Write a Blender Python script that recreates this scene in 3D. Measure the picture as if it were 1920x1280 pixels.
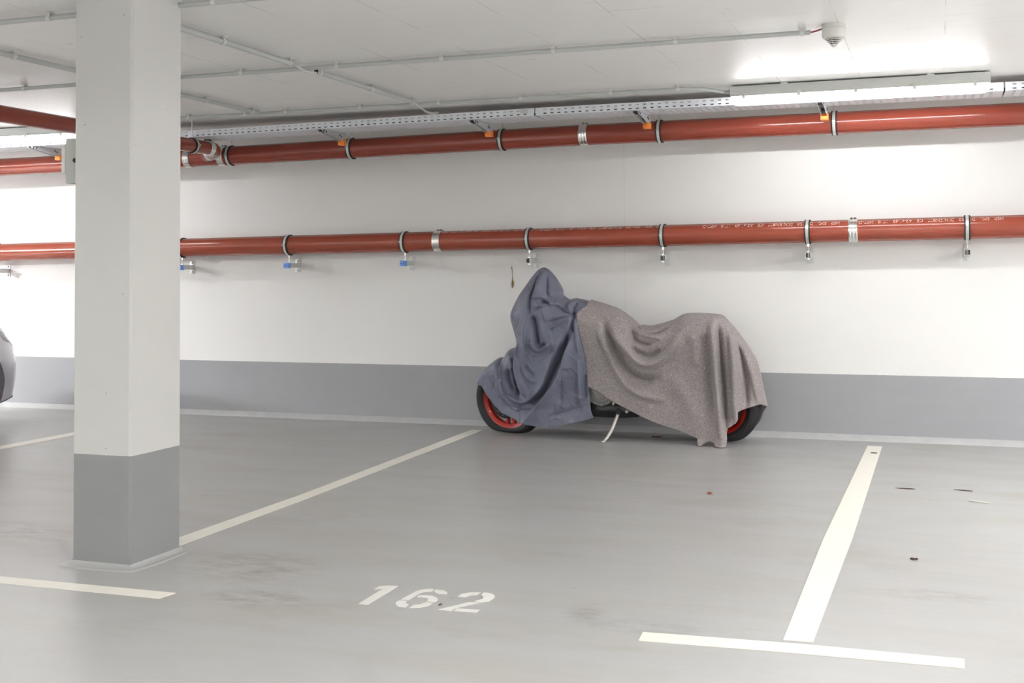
import bpy, bmesh, math, random
import numpy as np
from mathutils import Vector, Matrix, geometry

random.seed(7)
for o in list(bpy.data.objects):
    bpy.data.objects.remove(o, do_unlink=True)
SC = bpy.context.scene
COL = SC.collection
PI = math.pi

# ------------------------------------------------------------------ camera, world, lights, exposure
cam_data = bpy.data.cameras.new('camera')
cam = bpy.data.objects.new('camera', cam_data)
COL.objects.link(cam)
FPX = 2243.41
cam_data.sensor_fit = 'HORIZONTAL'
cam_data.sensor_width = 36.0
cam_data.lens = 36.0 * FPX / 1920.0
cam_data.shift_x = 0.0
cam_data.shift_y = -(640.0 - 436.04) / 1920.0
cam_data.clip_start = 0.05
yaw, pitch, roll = 0.3424080, 0.0331756, -0.0063419
fw = Vector((-math.sin(yaw)*math.cos(pitch), math.cos(yaw)*math.cos(pitch), math.sin(pitch)))
r0 = Vector((math.cos(yaw), math.sin(yaw), 0))
u0 = r0.cross(fw)
rr = math.cos(roll)*r0 + math.sin(roll)*u0
uu = -math.sin(roll)*r0 + math.cos(roll)*u0
cam.matrix_world = Matrix(((rr.x, uu.x, -fw.x, 0), (rr.y, uu.y, -fw.y, -9.0), (rr.z, uu.z, -fw.z, 1.2224), (0, 0, 0, 1)))
SC.camera = cam

world = bpy.data.worlds.new('world')
SC.world = world
world.use_nodes = True
world.node_tree.nodes['Background'].inputs['Color'].default_value = (0.8, 0.85, 1, 1)
world.node_tree.nodes['Background'].inputs['Strength'].default_value = 0.05

SC.view_settings.view_transform = 'Standard'
SC.view_settings.look = 'None'
SC.view_settings.gamma = 1.0
SC.view_settings.use_curve_mapping = False
SC.view_settings.exposure = 0.62

TUBE_COLOR = (0.98, 0.985, 1.0)
TUBE_STRENGTH = 70.0       # emission of the fluorescent tubes of the two lamps in view
DIFFUSER_STRENGTH = 5.0     # the glow scattered by their clear diffusers
TUBE_WATTS = 250.0          # the lamps further along the wall, out of view
CEIL_Z = 2.45
LAMP_Y = -1.05

def strip_light(name, x, y, z, watts, length=1.5, width=0.11, up=False):
    d = bpy.data.lights.new(name, 'AREA')
    d.shape = 'RECTANGLE'
    d.size = length
    d.size_y = width
    d.energy = watts
    d.color = TUBE_COLOR
    o = bpy.data.objects.new(name, d)
    o.location = (x, y, z)
    if up:
        o.rotation_euler = (math.pi, 0, 0)
    COL.objects.link(o)
    return o

def fill_pair(x, y, down, up):
    """two added fill lights, one down and one up, brightening room and ceiling"""
    strip_light('added_fill_down', x, y, 2.12, down)
    strip_light('added_fill_up', x, y, 2.15, up, up=True)

for x in (-14.3, 6.44):
    strip_light('tube_light', x, LAMP_Y, 2.33, TUBE_WATTS)
for x in (-14.3, -7.4, -.48, 6.44):
    fill_pair(x, -6.3, 3.0, 45.0)         # fill added over the driving aisle, mostly onto the ceiling
    fill_pair(x, -12.5, 165.0, 150.0)     # unseen fill added over the bays on the other side
fill_pair(3.4, -3.4, 105.0, 150.0)        # fill added over the neighbouring bays, beyond the frame
fill_pair(-10.6, -3.4, 230.0, 240.0)  # the same added fill on the left

# ------------------------------------------------------------------ helpers
class MB:
    """collects shapes in world coordinates and links them as ONE mesh object"""
    def __init__(self):
        self.v = []
        self.f = []
    def add(self, vs, fs):
        n = len(self.v)
        self.v += [tuple(p) for p in vs]
        self.f += [tuple(i + n for i in f) for f in fs]
        return self
    def box(self, x0, x1, y0, y1, z0, z1):
        v = [(x0, y0, z0), (x1, y0, z0), (x1, y1, z0), (x0, y1, z0), (x0, y0, z1), (x1, y0, z1), (x1, y1, z1), (x0, y1, z1)]
        return self.add(v, [(0, 3, 2, 1), (4, 5, 6, 7), (0, 1, 5, 4), (1, 2, 6, 5), (2, 3, 7, 6), (3, 0, 4, 7)])
    def tube(self, pts, r, n=12, cap=True):
        pts = [Vector(p) for p in pts]
        rs = r if isinstance(r, (list, tuple)) else [r]*len(pts)
        vs = []
        prev = None
        for i, p in enumerate(pts):
            t = (pts[min(i+1, len(pts)-1)] - pts[max(i-1, 0)]).normalized()
            if prev is None:
                a = Vector((0, 0, 1)) if abs(t.z) < .9 else Vector((1, 0, 0))
                u = t.cross(a).normalized()
            else:
                u = (prev - t*prev.dot(t)).normalized()
            prev = u
            w = t.cross(u)
            for k in range(n):
                an = 2*PI*k/n
                vs.append(p + (u*math.cos(an) + w*math.sin(an))*rs[i])
        fs = []
        for i in range(len(pts)-1):
            for k in range(n):
                k2 = (k+1) % n
                fs.append((i*n+k, i*n+k2, (i+1)*n+k2, (i+1)*n+k))
        if cap:
            fs.append(tuple(reversed(range(n))))
            fs.append(tuple((len(pts)-1)*n + k for k in range(n)))
        return self.add(vs, fs)
    def lathe(self, prof, origin, axis, n=32, closed=False, a0=0.0, a1=2*PI, ref=None):
        """prof: (radius, distance along axis)"""
        axis = Vector(axis).normalized()
        origin = Vector(origin)
        a = ref or (Vector((0, 0, 1)) if abs(axis.z) < .9 else Vector((1, 0, 0)))
        u = (Vector(a) - axis*Vector(a).dot(axis)).normalized()
        w = axis.cross(u)
        full = abs(a1-a0-2*PI) < 1e-6
        m = n if full else n+1
        vs = []
        for k in range(m):
            an = a0 + (a1-a0)*k/n
            d = u*math.cos(an) + w*math.sin(an)
            for (r, t) in prof:
                vs.append(origin + d*r + axis*t)
        L = len(prof)
        fs = []
        for k in range(n):
            k2 = (k+1) % m
            for j in range(L if closed else L-1):
                j2 = (j+1) % L
                fs.append((k*L+j, k2*L+j, k2*L+j2, k*L+j2))
        return self.add(vs, fs)
    def prism(self, poly, z0, z1):
        """horizontal polygon (x, y) extruded from z0 to z1"""
        n = len(poly)
        ar = sum(poly[i][0]*poly[(i+1) % n][1] - poly[(i+1) % n][0]*poly[i][1] for i in range(n))
        if ar < 0:
            poly = poly[::-1]
        vs = [(x, y, z0) for x, y in poly] + [(x, y, z1) for x, y in poly]
        fs = [tuple(reversed(range(n))), tuple(range(n, 2*n))]
        fs += [(i, (i+1) % n, n+(i+1) % n, n+i) for i in range(n)]
        return self.add(vs, fs)
    def prism_x(self, poly, x0, x1):
        """(y, z) polygon extruded along x"""
        n = len(poly)
        vs = [(x0, y, z) for y, z in poly] + [(x1, y, z) for y, z in poly]
        fs = [tuple(range(n)), tuple(reversed(range(n, 2*n)))]
        fs += [(i, n+i, n+(i+1) % n, (i+1) % n) for i in range(n)]
        return self.add(vs, fs)
    def prism_y(self, poly, y0, y1):
        """(x, z) polygon extruded along y"""
        n = len(poly)
        vs = [(x, y0, z) for x, z in poly] + [(x, y1, z) for x, z in poly]
        fs = [tuple(range(n)), tuple(reversed(range(n, 2*n)))]
        fs += [(i, n+i, n+(i+1) % n, (i+1) % n) for i in range(n)]
        return self.add(vs, fs)
    def build(self, name, mat, parent=None, smooth=35, bevel=0.0, solid=0.0):
        me = bpy.data.meshes.new(name)
        off = root_loc(parent)
        me.from_pydata([(x-off[0], y-off[1], z-off[2]) for x, y, z in self.v], [], self.f)
        bm = bmesh.new()
        bm.from_mesh(me)
        bmesh.ops.recalc_face_normals(bm, faces=bm.faces)
        if bevel:
            es = [e for e in bm.edges if len(e.link_faces) == 2 and e.calc_face_angle(0) > 0.5]
            bmesh.ops.bevel(bm, geom=es, offset=bevel, segments=2, profile=.5, affect='EDGES', clamp_overlap=True)
        bm.to_mesh(me)
        bm.free()
        if smooth:
            me.shade_smooth()
            me.set_sharp_from_angle(angle=math.radians(smooth))
        me.materials.append(mat)
        o = bpy.data.objects.new(name, me)
        COL.objects.link(o)
        if parent is not None:
            o.parent = parent
        if solid:
            md = o.modifiers.new('thickness', 'SOLIDIFY')
            md.thickness = solid
            md.offset = 0
        return o

def root_loc(o):
    while o is not None and o.parent is not None:
        o = o.parent
    return tuple(o.location) if o is not None else (0, 0, 0)

def tag(o, label=None, cat=None, group=None, kind=None):
    if label: o['label'] = label
    if cat: o['category'] = cat
    if group: o['group'] = group
    if kind: o['kind'] = kind
    return o

def thing(name, label, cat, loc=(0, 0, 0), group=None):
    o = bpy.data.objects.new(name, None)
    o.empty_display_size = .1
    o.location = loc
    COL.objects.link(o)
    return tag(o, label, cat, group)

def copy_thing(root, loc, label):
    """a thing with copies of its parts and their sub-parts"""
    r = root.copy()
    COL.objects.link(r)
    r.location = loc
    r['label'] = label
    for ch in list(root.children):
        c = ch.copy()
        COL.objects.link(c)
        c.parent = r
        for g in list(ch.children):
            d = g.copy()
            COL.objects.link(d)
            d.parent = c
    return r

# ------------------------------------------------------------------ materials
def srgb(r, g, b):
    f = lambda c: ((c/255+.055)/1.055)**2.4 if c/255 > .04045 else c/255/12.92
    return (f(r), f(g), f(b), 1)

def new_mat(name):
    m = bpy.data.materials.new(name)
    m.use_nodes = True
    nt = m.node_tree
    return m, nt, nt.nodes['Principled BSDF']

def simple(name, col, rough=.5, metal=0., var=.04, scale=30., bump=0., coat=0., spec=.5):
    """plain colour with a little procedural variation and grain"""
    m, nt, b = new_mat(name)
    tc = nt.nodes.new('ShaderNodeTexCoord')
    nz = nt.nodes.new('ShaderNodeTexNoise')
    nz.inputs['Scale'].default_value = scale
    nz.inputs['Detail'].default_value = 4
    nt.links.new(tc.outputs['Object'], nz.inputs['Vector'])
    mr = nt.nodes.new('ShaderNodeMapRange')
    mr.inputs['To Min'].default_value = 1-var
    mr.inputs['To Max'].default_value = 1+var
    nt.links.new(nz.outputs['Fac'], mr.inputs['Value'])
    mx = nt.nodes.new('ShaderNodeVectorMath')
    mx.operation = 'SCALE'
    mx.inputs[0].default_value = col[:3]
    nt.links.new(mr.outputs['Result'], mx.inputs['Scale'])
    nt.links.new(mx.outputs['Vector'], b.inputs['Base Color'])
    b.inputs['Roughness'].default_value = rough
    b.inputs['Metallic'].default_value = metal
    b.inputs['Specular IOR Level'].default_value = spec
    if coat:
        b.inputs['Coat Weight'].default_value = coat
        b.inputs['Coat Roughness'].default_value = .06
    if bump:
        bp = nt.nodes.new('ShaderNodeBump')
        bp.inputs['Strength'].default_value = bump
        bp.inputs['Distance'].default_value = .002
        nt.links.new(nz.outputs['Fac'], bp.inputs['Height'])
        nt.links.new(bp.outputs['Normal'], b.inputs['Normal'])
    return m

class G:
    """small node-graph helper"""
    def __init__(self, nt):
        self.nt = nt
    def n(self, t, **kw):
        x = self.nt.nodes.new(t)
        for k, v in kw.items():
            setattr(x, k, v)
        return x
    def l(self, a, b):
        self.nt.links.new(a, b)
    def noise(self, vec, scale, detail=4, rough=.5):
        x = self.n('ShaderNodeTexNoise')
        x.inputs['Scale'].default_value = scale
        x.inputs['Detail'].default_value = detail
        x.inputs['Roughness'].default_value = rough
        self.l(vec, x.inputs['Vector'])
        return x.outputs['Fac']
    def ramp(self, fac, stops):
        x = self.n('ShaderNodeValToRGB')
        e = x.color_ramp.elements
        e[0].position, e[0].color = stops[0]
        e[1].position, e[1].color = stops[-1]
        for p_, c in stops[1:-1]:
            q = e.new(p_)
            q.color = c
        self.l(fac, x.inputs['Fac'])
        return x.outputs['Color']
    def mix(self, fac, a, b, mode='MIX'):
        x = self.n('ShaderNodeMix', data_type='RGBA', blend_type=mode)
        if hasattr(fac, 'is_output'): self.l(fac, x.inputs[0])
        else: x.inputs[0].default_value = fac
        for i, s in ((6, a), (7, b)):
            if hasattr(s, 'is_output'): self.l(s, x.inputs[i])
            else: x.inputs[i].default_value = s
        return x.outputs[2]
    def mapv(self, vec, scale=(1, 1, 1), rot=(0, 0, 0), loc=(0, 0, 0)):
        x = self.n('ShaderNodeMapping')
        x.inputs['Scale'].default_value = scale
        x.inputs['Rotation'].default_value = rot
        x.inputs['Location'].default_value = loc
        self.l(vec, x.inputs['Vector'])
        return x.outputs['Vector']
    def math(self, op, a, b=None):
        x = self.n('ShaderNodeMath', operation=op)
        for i, s in ((0, a), (1, b)):
            if s is None: continue
            if hasattr(s, 'is_output'): self.l(s, x.inputs[i])
            else: x.inputs[i].default_value = s
        return x.outputs[0]
    def bump(self, height, strength, dist, normal_in):
        x = self.n('ShaderNodeBump')
        x.inputs['Strength'].default_value = strength
        x.inputs['Distance'].default_value = dist
        self.l(height, x.inputs['Height'])
        self.l(x.outputs['Normal'], normal_in)

BLK = (0, 0, 0, 1)
WHT = (1, 1, 1, 1)

def floor_material():
    m, nt, b = new_mat('grey floor coating')
    g = G(nt)
    pos = g.n('ShaderNodeNewGeometry').outputs['Position']
    base = g.mix(g.noise(pos, .35, 3), srgb(176, 176, 175), srgb(185, 185, 183))
    # long smears left by tyres and the mop
    sm = g.noise(g.mapv(pos, (.5, 2.6, 1), (0, 0, .15)), 1.3, 6, .6)
    base = g.mix(g.ramp(sm, [(.46, BLK), (.70, (.75, .75, .75, 1))]), base, srgb(172, 169, 162))
    # brownish stains
    st = g.noise(g.mapv(pos, (.8, 1.8, 1), (0, 0, .3)), .8, 7, .65)
    base = g.mix(g.ramp(st, [(.56, BLK), (.74, (.7, .7, .7, 1))]), base, srgb(154, 145, 132))
    # a few dirty patches where cars turn in
    blot = g.noise(g.mapv(pos, (7, 16, 1), (0, 0, .35)), 1.0, 6, .7)
    for (cx, cy, rx, ry, k, col) in ((-2.72, -4.62, .38, .30, .75, srgb(134, 122, 108)), (-2.45, -5.03, .34, .16, .7, srgb(118, 113, 105)),
                                     (-1.22, -4.83, .10, .17, .6, srgb(132, 128, 122)), (-1.0, -4.93, .30, .10, .5, srgb(126, 122, 116)),
                                     (-.05, -4.2, .34, .12, .5, srgb(130, 126, 120)), (-4.3, -4.4, .9, .30, .55, srgb(136, 126, 118))):
        dv = g.n('ShaderNodeVectorMath', operation='LENGTH')
        g.l(g.mapv(pos, (1/rx, 1/ry, 1), (0, 0, 0), (-cx/rx, -cy/ry, 0)), dv.inputs[0])
        m_ = g.mix(1.0, g.ramp(dv.outputs['Value'], [(.25, (k, k, k, 1)), (1.0, BLK)]), g.ramp(blot, [(.42, BLK), (.62, WHT)]), 'MULTIPLY')
        base = g.mix(m_, base, col)
    # scattered dark specks
    vo = g.n('ShaderNodeTexVoronoi', feature='F1')
    vo.inputs['Scale'].default_value = 2.3
    g.l(pos, vo.inputs['Vector'])
    base = g.mix(g.ramp(vo.outputs['Distance'], [(.0, (.7, .7, .7, 1)), (.022, BLK)]), base, srgb(95, 88, 80))
    fine = g.noise(pos, 260, 2)
    base = g.mix(.10, base, g.ramp(fine, [(.3, (.25, .25, .25, 1)), (.7, WHT)]), 'MULTIPLY')
    g.l(base, b.inputs['Base Color'])
    ro = g.n('ShaderNodeMapRange')
    ro.inputs['To Min'].default_value = .24
    ro.inputs['To Max'].default_value = .40
    g.l(g.noise(g.mapv(pos, (1, 2.5, 1)), 2.2, 5), ro.inputs['Value'])
    g.l(ro.outputs['Result'], b.inputs['Roughness'])
    h = g.math('ADD', g.math('MULTIPLY', fine, .30), g.noise(g.mapv(pos, (.7, 1.3, 1)), 7, 5, .6))
    g.bump(h, .30, .006, b.inputs['Normal'])
    return m

def painted(name, z_split=None, low=srgb(166, 167, 170), high=srgb(247, 246, 243), rough=.5, joint_x=None, specks=False):
    """masonry paint: white, with a grey band of paint up to the height z_split"""
    m, nt, b = new_mat(name)
    g = G(nt)
    pos = g.n('ShaderNodeNewGeometry').outputs['Position']
    soft = g.noise(pos, 1.1, 4)
    white = g.mix(soft, high, tuple(c*.96 for c in high[:3]) + (1,))
    if specks:
        vo = g.n('ShaderNodeTexVoronoi', feature='F1')
        vo.inputs['Scale'].default_value = 11
        g.l(pos, vo.inputs['Vector'])
        sel = g.ramp(g.noise(pos, 5, 2), [(.47, BLK), (.49, WHT)])
        dot = g.ramp(vo.outputs['Distance'], [(.025, (.6, .6, .6, 1)), (.055, BLK)])
        white = g.mix(g.mix(1.0, dot, sel, 'MULTIPLY'), white, srgb(120, 114, 104))
    out = white
    if z_split is not None:
        sep = g.n('ShaderNodeSeparateXYZ')
        g.l(pos, sep.inputs[0])
        wob = g.math('ADD', sep.outputs['Z'], g.math('MULTIPLY', g.math('SUBTRACT', g.noise(pos, 30, 3), .5), .004))
        grey = g.mix(g.noise(g.mapv(pos, (1, 1, 3)), 3, 5), low, tuple(c*.9 for c in low[:3]) + (1,))
        out = g.mix(g.math('LESS_THAN', wob, z_split), white, grey)
        if joint_x is not None:
            for jx in joint_x:
                hit = g.math('LESS_THAN', g.math('ABSOLUTE', g.math('SUBTRACT', sep.outputs['X'], jx)), .0012)
                out = g.mix(g.math('MULTIPLY', hit, .22), out, srgb(120, 116, 110))
    g.l(out, b.inputs['Base Color'])
    b.inputs['Roughness'].default_value = rough
    g.bump(g.noise(pos, 60, 5, .6), .12, .003, b.inputs['Normal'])
    return m

def ceiling_material():
    m, nt, b = new_mat('painted ceiling concrete')
    g = G(nt)
    pos = g.n('ShaderNodeNewGeometry').outputs['Position']
    base = g.mix(g.noise(pos, .9, 4), srgb(247, 246, 243), srgb(242, 240, 237))
    # thin joints left by the boards of the formwork
    br = g.n('ShaderNodeTexBrick')
    br.offset = 0.5
    br.inputs['Color1'].default_value = BLK
    br.inputs['Color2'].default_value = BLK
    br.inputs['Mortar'].default_value = WHT
    br.inputs['Scale'].default_value = 1.0
    br.inputs['Mortar Size'].default_value = .0022
    br.inputs['Mortar Smooth'].default_value = .3
    br.inputs['Brick Width'].default_value = 1.9
    br.inputs['Row Height'].default_value = .5
    g.l(g.mapv(pos, (1, 1, 1), (0, 0, PI/2), (.24, -.05, 0)), br.inputs['Vector'])
    jm = g.mix(1.0, br.outputs['Color'], g.ramp(g.noise(pos, 1.6, 4), [(.42, BLK), (.62, (.75, .75, .75, 1))]), 'MULTIPLY')
    base = g.mix(jm, base, srgb(150, 147, 142))
    # wood grain streaks printed in the concrete, and little blow holes
    gr = g.noise(g.mapv(pos, (1.2, 14, 1)), 2.0, 6, .7)
    base = g.mix(g.ramp(gr, [(.58, BLK), (.76, (.35, .35, .35, 1))]), base, srgb(188, 184, 178))
    vo = g.n('ShaderNodeTexVoronoi', feature='F1')
    vo.inputs['Scale'].default_value = 4.5
    g.l(g.mapv(pos, (.35, 1.4, 1)), vo.inputs['Vector'])
    sel = g.ramp(g.noise(pos, 3, 2), [(.50, BLK), (.54, WHT)])
    dot = g.ramp(vo.outputs['Distance'], [(.02, (.6, .6, .6, 1)), (.05, BLK)])
    base = g.mix(g.mix(1.0, dot, sel, 'MULTIPLY'), base, srgb(146, 140, 132))
    g.l(base, b.inputs['Base Color'])
    b.inputs['Roughness'].default_value = .42
    g.bump(g.math('ADD', g.noise(pos, 40, 4), gr), .10, .003, b.inputs['Normal'])
    return m

def felt_material():
    m, nt, b = new_mat('recycled felt')
    g = G(nt)
    tc = g.n('ShaderNodeTexCoord').outputs['Object']
    base = g.mix(g.noise(tc, 5, 4), srgb(154, 146, 145), srgb(171, 163, 161))
    mid = g.noise(tc, 75, 4, .7)
    base = g.mix(g.ramp(mid, [(.44, (.55, .55, .55, 1)), (.60, BLK)]), base, srgb(122, 114, 115))
    f1 = g.noise(tc, 210, 3, .7)
    base = g.mix(g.ramp(f1, [(.48, BLK), (.66, (.50, .50, .50, 1))]), base, srgb(92, 84, 88))
    f2 = g.noise(g.mapv(tc, (1, 1, 1), (0, 0, 0), (3.1, 1.7, 9.2)), 240, 3, .7)
    base = g.mix(g.ramp(f2, [(.53, BLK), (.70, (.50, .50, .50, 1))]), base, srgb(205, 198, 196))
    vo = g.n('ShaderNodeTexVoronoi', feature='F1')
    vo.inputs['Scale'].default_value = 52
    g.l(tc, vo.inputs['Vector'])
    sel = g.ramp(g.noise(tc, 17, 2), [(.56, BLK), (.60, WHT)])
    dot = g.ramp(vo.outputs['Distance'], [(.08, (.8, .8, .8, 1)), (.2, BLK)])
    base = g.mix(g.mix(1.0, dot, sel, 'MULTIPLY'), base, srgb(232, 228, 226))
    sel2 = g.ramp(g.noise(g.mapv(tc, (1, 1, 1), (0, 0, 0), (5, 2, 1)), 13, 2), [(.56, BLK), (.64, WHT)])
    base = g.mix(g.mix(1.0, g.ramp(vo.outputs['Distance'], [(.10, (.7, .7, .7, 1)), (.22, BLK)]), sel2, 'MULTIPLY'), base, srgb(52, 46, 50))
    g.l(base, b.inputs['Base Color'])
    b.inputs['Roughness'].default_value = .95
    b.inputs['Specular IOR Level'].default_value = .1
    b.inputs['Sheen Weight'].default_value = .15
    g.bump(g.math('ADD', f1, f2), .22, .003, b.inputs['Normal'])
    return m

def tarp_material():
    m, nt, b = new_mat('blue grey cover cloth')
    g = G(nt)
    tc = g.n('ShaderNodeTexCoord').outputs['Object']
    base = g.mix(g.noise(tc, 4, 5), srgb(98, 101, 118), srgb(113, 117, 135))
    base = g.mix(g.ramp(g.noise(tc, 2.1, 6, .7), [(.52, BLK), (.72, (.55, .55, .55, 1))]), base, srgb(122, 120, 128))
    dirt = g.noise(g.mapv(tc, (1, 1, 1), (0, 0, 0), (7, 3, 2)), 9, 5, .7)
    base = g.mix(g.ramp(dirt, [(.66, BLK), (.74, (.6, .6, .6, 1))]), base, srgb(66, 62, 66))
    g.l(base, b.inputs['Base Color'])
    b.inputs['Roughness'].default_value = .52
    b.inputs['Sheen Weight'].default_value = .1
    wr = g.noise(g.mapv(tc, (1, 1, .6)), 22, 5, .6)
    g.bump(g.math('ADD', g.math('MULTIPLY', wr, 1.0), g.math('MULTIPLY', g.noise(tc, 400, 2), .12)), .30, .006, b.inputs['Normal'])
    return m

def pipe_material(name, c1, c2):
    m, nt, b = new_mat(name)
    g = G(nt)
    pos = g.n('ShaderNodeNewGeometry')
    base = g.mix(g.noise(pos.outputs['Position'], 3, 5), c1, c2)
    # dust settled on the upward faces
    sep = g.n('ShaderNodeSeparateXYZ')
    g.l(pos.outputs['True Normal'], sep.inputs[0])
    up = g.ramp(sep.outputs['Z'], [(.72, BLK), (.98, (.75, .75, .75, 1))])
    d = g.mix(1.0, up, g.ramp(g.noise(pos.outputs['Position'], 25, 5), [(.3, (.55, .55, .55, 1)), (.7, WHT)]), 'MULTIPLY')
    base = g.mix(d, base, srgb(112, 96, 90))
    g.l(base, b.inputs['Base Color'])
    ro = g.mix(d, (.17, .17, .17, 1), (.8, .8, .8, 1))
    g.l(ro, b.inputs['Roughness'])
    g.bump(g.noise(pos.outputs['Position'], 120, 3), .03, .002, b.inputs['Normal'])
    return m

M = {}
M['floor'] = floor_material()
M['wall'] = painted('painted wall', .4693, joint_x=(-2.283,))
M['wall_plain'] = painted('painted far wall', .4693)
M['column'] = painted('painted column', .467, low=srgb(143, 144, 144), high=srgb(211, 210, 206), rough=.4, specks=True)
M['ceiling'] = ceiling_material()
M['cove'] = simple('floor coating on cove', srgb(186, 187, 187), .32, var=.12, scale=14, bump=.3)
M['lip'] = simple('floor coating on column foot', srgb(170, 171, 170), .3, var=.12, scale=14, bump=.3)
M['line'] = simple('cream road paint', srgb(246, 242, 231), .45, var=.04, scale=18, bump=.1)
M['number'] = simple('white stencil paint', srgb(236, 234, 228), .45, var=.04, scale=25, bump=.1)
M['pipe'] = pipe_material('red brown pipe coating', srgb(140, 64, 50), srgb(148, 70, 54))
M['pipe_low'] = pipe_material('red brown pipe coating lower', srgb(148, 70, 52), srgb(156, 76, 57))
M['steel'] = simple('galvanised steel', (.70, .72, .74, 1), .40, .45, .18, 45, .1)
M['bright'] = simple('stainless band', (.80, .80, .78, 1), .22, 1.0, .08, 60)
M['zinc'] = simple('zinc plated steel', (.72, .73, .70, 1), .42, .55, .10, 60)
M['tray'] = simple('galvanised tray sheet', (.84, .87, .91, 1), .45, .15, .06, 25, .05)
M['rubber'] = simple('black rubber', (.018, .018, .018, 1), .65)
M['tyre'] = simple('tyre rubber', (.010, .010, .011, 1), .65, var=.25, scale=20, bump=.2)
M['rim'] = simple('red wheel paint', srgb(172, 28, 15), .42, var=.1, coat=.1)
M['dark_metal'] = simple('dark metal', (.045, .043, .043, 1), .4, .6)
M['black'] = simple('black plastic', (.014, .013, .015, 1), .38)
M['engine'] = simple('cast grey engine metal', (.30, .30, .29, 1), .4, .5, .15, 30, .1)
M['stand'] = simple('pale stand metal', (.72, .69, .62, 1), .35, .3)
M['orange'] = simple('orange plastic cap', srgb(250, 142, 56), .45)
M['blue'] = simple('blue plastic cap', srgb(122, 168, 246), .45)
M['conduit'] = simple('light grey plastic conduit', srgb(194, 197, 194), .45, var=.02)
M['plastic'] = simple('off white plastic', srgb(222, 221, 215), .4, var=.02)
M['grey_plastic'] = simple('grey plastic', srgb(182, 185, 178), .45)
M['housing'] = simple('lamp housing grey', srgb(214, 215, 211), .4, var=.02)
M['red_cable'] = simple('red cable', srgb(140, 40, 38), .5)
M['car'] = simple('silver grey car paint', srgb(200, 198, 207), .30, .35, .02, 200, coat=.7)
M['felt'] = felt_material()
M['tarp'] = tarp_material()
M['leaf'] = simple('dry leaf', srgb(140, 78, 50), .7, var=.3)
M['twig'] = simple('pale plastic strip', srgb(235, 232, 226), .6)
M['dirt'] = simple('dirt crumb', srgb(84, 70, 58), .9, var=.3)
M['text'] = simple('white pipe print', srgb(238, 214, 206), .5)
M['rust'] = simple('rusty chip', srgb(140, 98, 62), .8, var=.3)

def emitter(name, strength):
    m, nt, b = new_mat(name)
    b.inputs['Base Color'].default_value = (.85, .85, .85, 1)
    b.inputs['Roughness'].default_value = .35
    b.inputs['Emission Color'].default_value = TUBE_COLOR + (1,)
    b.inputs['Emission Strength'].default_value = strength
    return m
M['tube'] = emitter('lit fluorescent tube', TUBE_STRENGTH)

def diffuser_material():
    m, nt, b = new_mat('clear ribbed diffuser')
    g = G(nt)
    b.inputs['Base Color'].default_value = (.9, .9, .9, 1)
    b.inputs['Roughness'].default_value = .25
    b.inputs['Emission Color'].default_value = TUBE_COLOR + (1,)
    b.inputs['Emission Strength'].default_value = DIFFUSER_STRENGTH
    tr = g.n('ShaderNodeBsdfTransparent')
    mx = g.n('ShaderNodeMixShader')
    mx.inputs[0].default_value = .35
    g.l(tr.outputs[0], mx.inputs[1])
    g.l(b.outputs[0], mx.inputs[2])
    g.l(mx.outputs[0], nt.nodes['Material Output'].inputs['Surface'])
    return m
M['diffuser'] = diffuser_material()

def glass_material(name, col):
    m, nt, b = new_mat(name)
    b.inputs['Base Color'].default_value = col
    b.inputs['Roughness'].default_value = .04
    b.inputs['Transmission Weight'].default_value = .0
    b.inputs['Coat Weight'].default_value = 1.0
    return m
M['dark_glass'] = glass_material('tinted car glass', (.01, .012, .014, 1))
M['lens'] = glass_material('clear lamp lens', (.62, .64, .66, 1))

# ------------------------------------------------------------------ measured outlines, in metres: (x, z) for the covers, (x, y) on the floor
TARP_ROUND = [[-3.352,0.391],[-3.318,0.444],[-3.281,0.486],[-3.231,0.526],[-3.178,0.565],[-3.16,0.574],[-3.143,0.576],[-3.113,0.57],[-3.102,0.595],[-3.076,0.634],[-3.048,0.652],[-3.011,0.657],[-3.001,0.686],[-3.007,0.721],[-3.002,0.714],[-3.028,0.818],[-3.042,0.88],[-3.038,0.918],[-3.009,0.979],[-2.965,1.055],[-2.912,1.121],[-2.858,1.191],[-2.806,1.244],[-2.774,1.259],[-2.747,1.249],[-2.71,1.211],[-2.678,1.167],[-2.652,1.12],[-2.641,1.095],[-2.638,1.074],[-2.642,1.055],[-2.608,1.027],[-2.582,1.017],[-2.575,1.009],[-2.56,1.023],[-2.533,1.029],[-2.492,1.022],[-2.445,1.01],[-2.412,1.004]]
TARP_HEM = [[-2.306,0.972],[-2.325,0.722],[-2.329,0.489],[-2.34,0.427],[-2.404,0.379],[-2.399,0.318],[-2.397,0.22],[-2.38,0.166],[-2.451,0.142],[-2.522,0.127],[-2.612,0.102],[-2.71,0.077],[-2.787,0.083],[-2.851,0.09],[-2.929,0.103],[-2.993,0.126],[-3.106,0.167],[-3.17,0.222],[-3.233,0.297],[-3.276,0.365]]
BLANKET_ROUND = [[-1.161,0.265],[-1.171,0.307],[-1.183,0.383],[-1.195,0.443],[-1.208,0.518],[-1.227,0.594],[-1.269,0.664],[-1.319,0.744],[-1.365,0.81],[-1.408,0.856],[-1.446,0.901],[-1.472,0.912],[-1.548,0.918],[-1.638,0.921],[-1.719,0.917],[-1.752,0.903],[-1.798,0.876],[-1.817,0.868],[-1.891,0.844],[-1.956,0.828],[-1.995,0.826],[-2.035,0.833],[-2.055,0.823],[-2.074,0.83],[-2.088,0.854],[-2.122,0.886],[-2.165,0.917],[-2.214,0.949],[-2.263,0.968],[-2.333,0.99],[-2.383,1.004],[-2.416,1.014]]
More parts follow.
